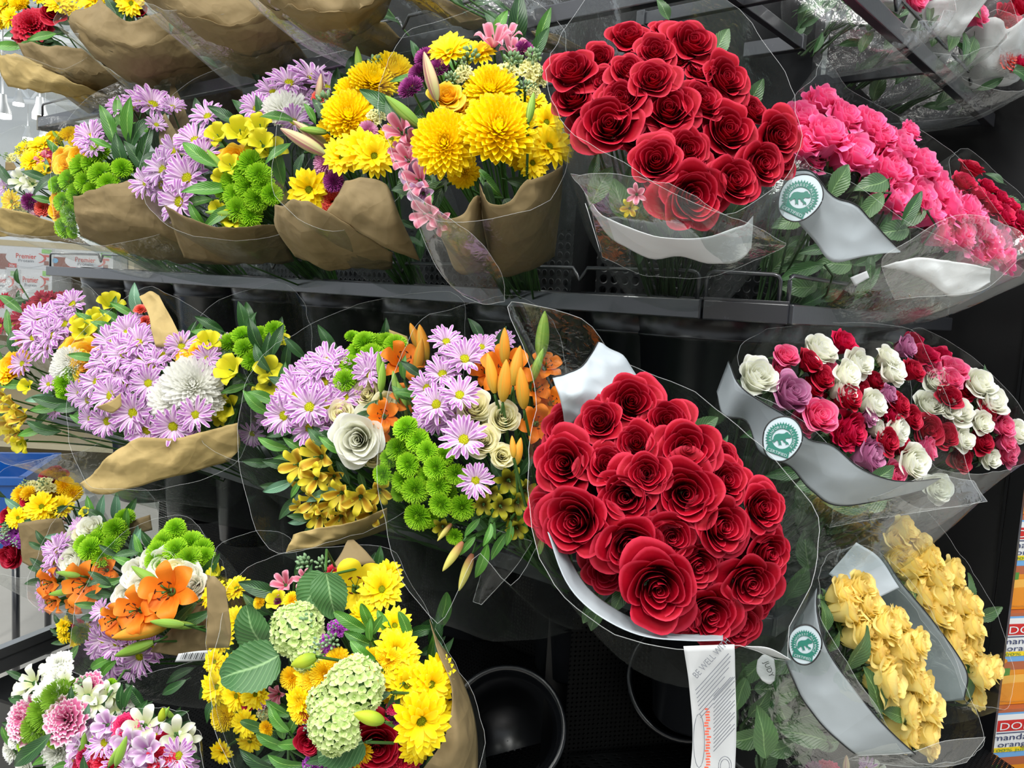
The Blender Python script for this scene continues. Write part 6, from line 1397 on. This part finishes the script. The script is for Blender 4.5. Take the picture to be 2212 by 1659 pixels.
for i, (lab, t, c, rad, d0, fl, pp, rim) in enumerate(T_r):
    b = B('rose_bouquet', lab, 'bouquet', GR, bu_('R', t, .0), c, rad, d0, .0003, -.0003, .04, (.5, .2, .9), .4, 90 + i, 'stemdark')
    b.flowers(fl); b.fill(14, '4422', (24, 40), (.0, .1)); b.along(16, '42', (24, 40), (.1, .9), .06)
    b.sheet('white_sheet', pp, 'whiteband', .010, seed=170 + i, fr=1.0); b.sheet('film_flap', [[(x + 6, y - 10, d - .02) for x, y, d in r] for r in pp], 'film2', .014, th=0, edge=.0005, seed=180 + i)
    b.sleeve(rim, rb=.06, bulge=.03, seed=160 + i, mat='film2', wr=.010); b.done()

# ================================================================== mandarin cartons beyond the end panel
cb = plain('sky_blue_print', '6fa8dc', .45); cw = plain('carton_white', 'e4e6e6', .45); crd = plain('carton_red', 'c8201c', .45); cor = plain('carton_orange', 'f0971c', .45, var=.3)
cbr = plain('carton_brown', 'b0603a', .45); cyl = plain('carton_yellow', 'f2d21c', .45); cgr = plain('carton_green', '4e8a34', .45); clo = plain('carton_light_orange', 'f6b84c', .45, var=.2); cnv = plain('carton_navy', '1c2a5c', .45)
for i, y in enumerate((905, 1115, 1325, 1535)):
    x = 2175 - (y - 905) * .095; d = 2.0; c = P(x, y, d); dn = P(x - 20, y + 210, d); az = (c - dn); h = .2333; az = V((0, 0, 1))
    ax = (P(x + 300, y + 10, d + .1) - c); ax.z = 0; ax.normalize(); ay = az.cross(ax).normalized(); w = .37; fr = -ay if ay.dot(c - CAM) > 0 else ay
    r = empty('fruit_carton', c - az * h + ax * w / 2, 'blue and orange mandarin carton at the right edge, %s' % ['topmost', 'second from the top', 'third from the top', 'lowest'][i], 'carton', 'fruit cartons stacked beyond the end panel')
    g = G(); g.box(c + ax * w / 2 - az * h / 2 - fr * .12, ax * w / 2, fr * .12, az * (h / 2 - .0015)); o = put('carton', g.mesh('carton', cbr, False), r)
    g = G(); f0 = c + fr * .001
    def pl(x0, x1, z0, z1, mi, l=0.0):
        g.add([f0 + fr * l + ax * w * a - az * h * b_ for a, b_ in ((x0, z1), (x1, z1), (x1, z0), (x0, z0))], [(0, 1, 2, 3)], None, mi)
    def el(cx_, cz_, rx, rz, mi, l, n=28):
        g.add([f0 + fr * l + ax * w * (cx_ + rx * math.cos(t * 6.2832 / n)) - az * h * (cz_ + rz * math.sin(t * 6.2832 / n)) for t in range(n)], [tuple(range(n))], None, mi)
    pl(0, 1, .04, .58, 0); pl(.09, .62, .06, .43, 1, .0006); pl(0, 1, .42, .47, 5, .0012); pl(0, 1, .53, .62, 4, .0008); pl(0, 1, .62, 1, 3, .0006); pl(.0, .22, .60, .76, 6, .0012)
    el(.30, .82, .34, .15, 7, .002); el(.30, .86, .32, .10, 3, .003); el(.05, .52, .14, .05, 3, .0016)
    pl(.15, .50, .12, .24, 2, .0016); letters(g, 'DOLE', f0 + fr * .0030 + ax * w * .17 - az * h * .222, ax, az, h * .08, 1, w * .29); pl(.15, .50, .255, .265, 8, .0018)
    letters(g, 'mandarin', f0 + fr * .003 + ax * w * .13 - az * h * .335, ax, az, h * .065, 8, w * .38); letters(g, 'oranges', f0 + fr * .003 + ax * w * .17 - az * h * .41, ax, az, h * .06, 8, w * .30)
    letters(g, 'in 100% juice', f0 + fr * .003 + ax * w * .05 - az * h * .46, ax, az, h * .03, 6, w * .4)
    put('printed_front', g.mesh('printed_front', [cb, cw, crd, cor, cbr, cyl, cgr, clo, cnv], False), r)
r = empty('display_stand', P(2230, 1800, 2.0), 'dark stand that carries the fruit cartons', 'stand')
c = P(2202 - 840 * .095, 905 + 840, 2.0); g = G(); g.box(V((c.x + .2, c.y + .12, max(.02, (c.z) / 2))), V((.24, .02, 0)), V((-.02, .2, 0)), V((0, 0, max(.02, c.z / 2 - .002)))); put('plinth', g.mesh('plinth', M['blackflat'], False), r)
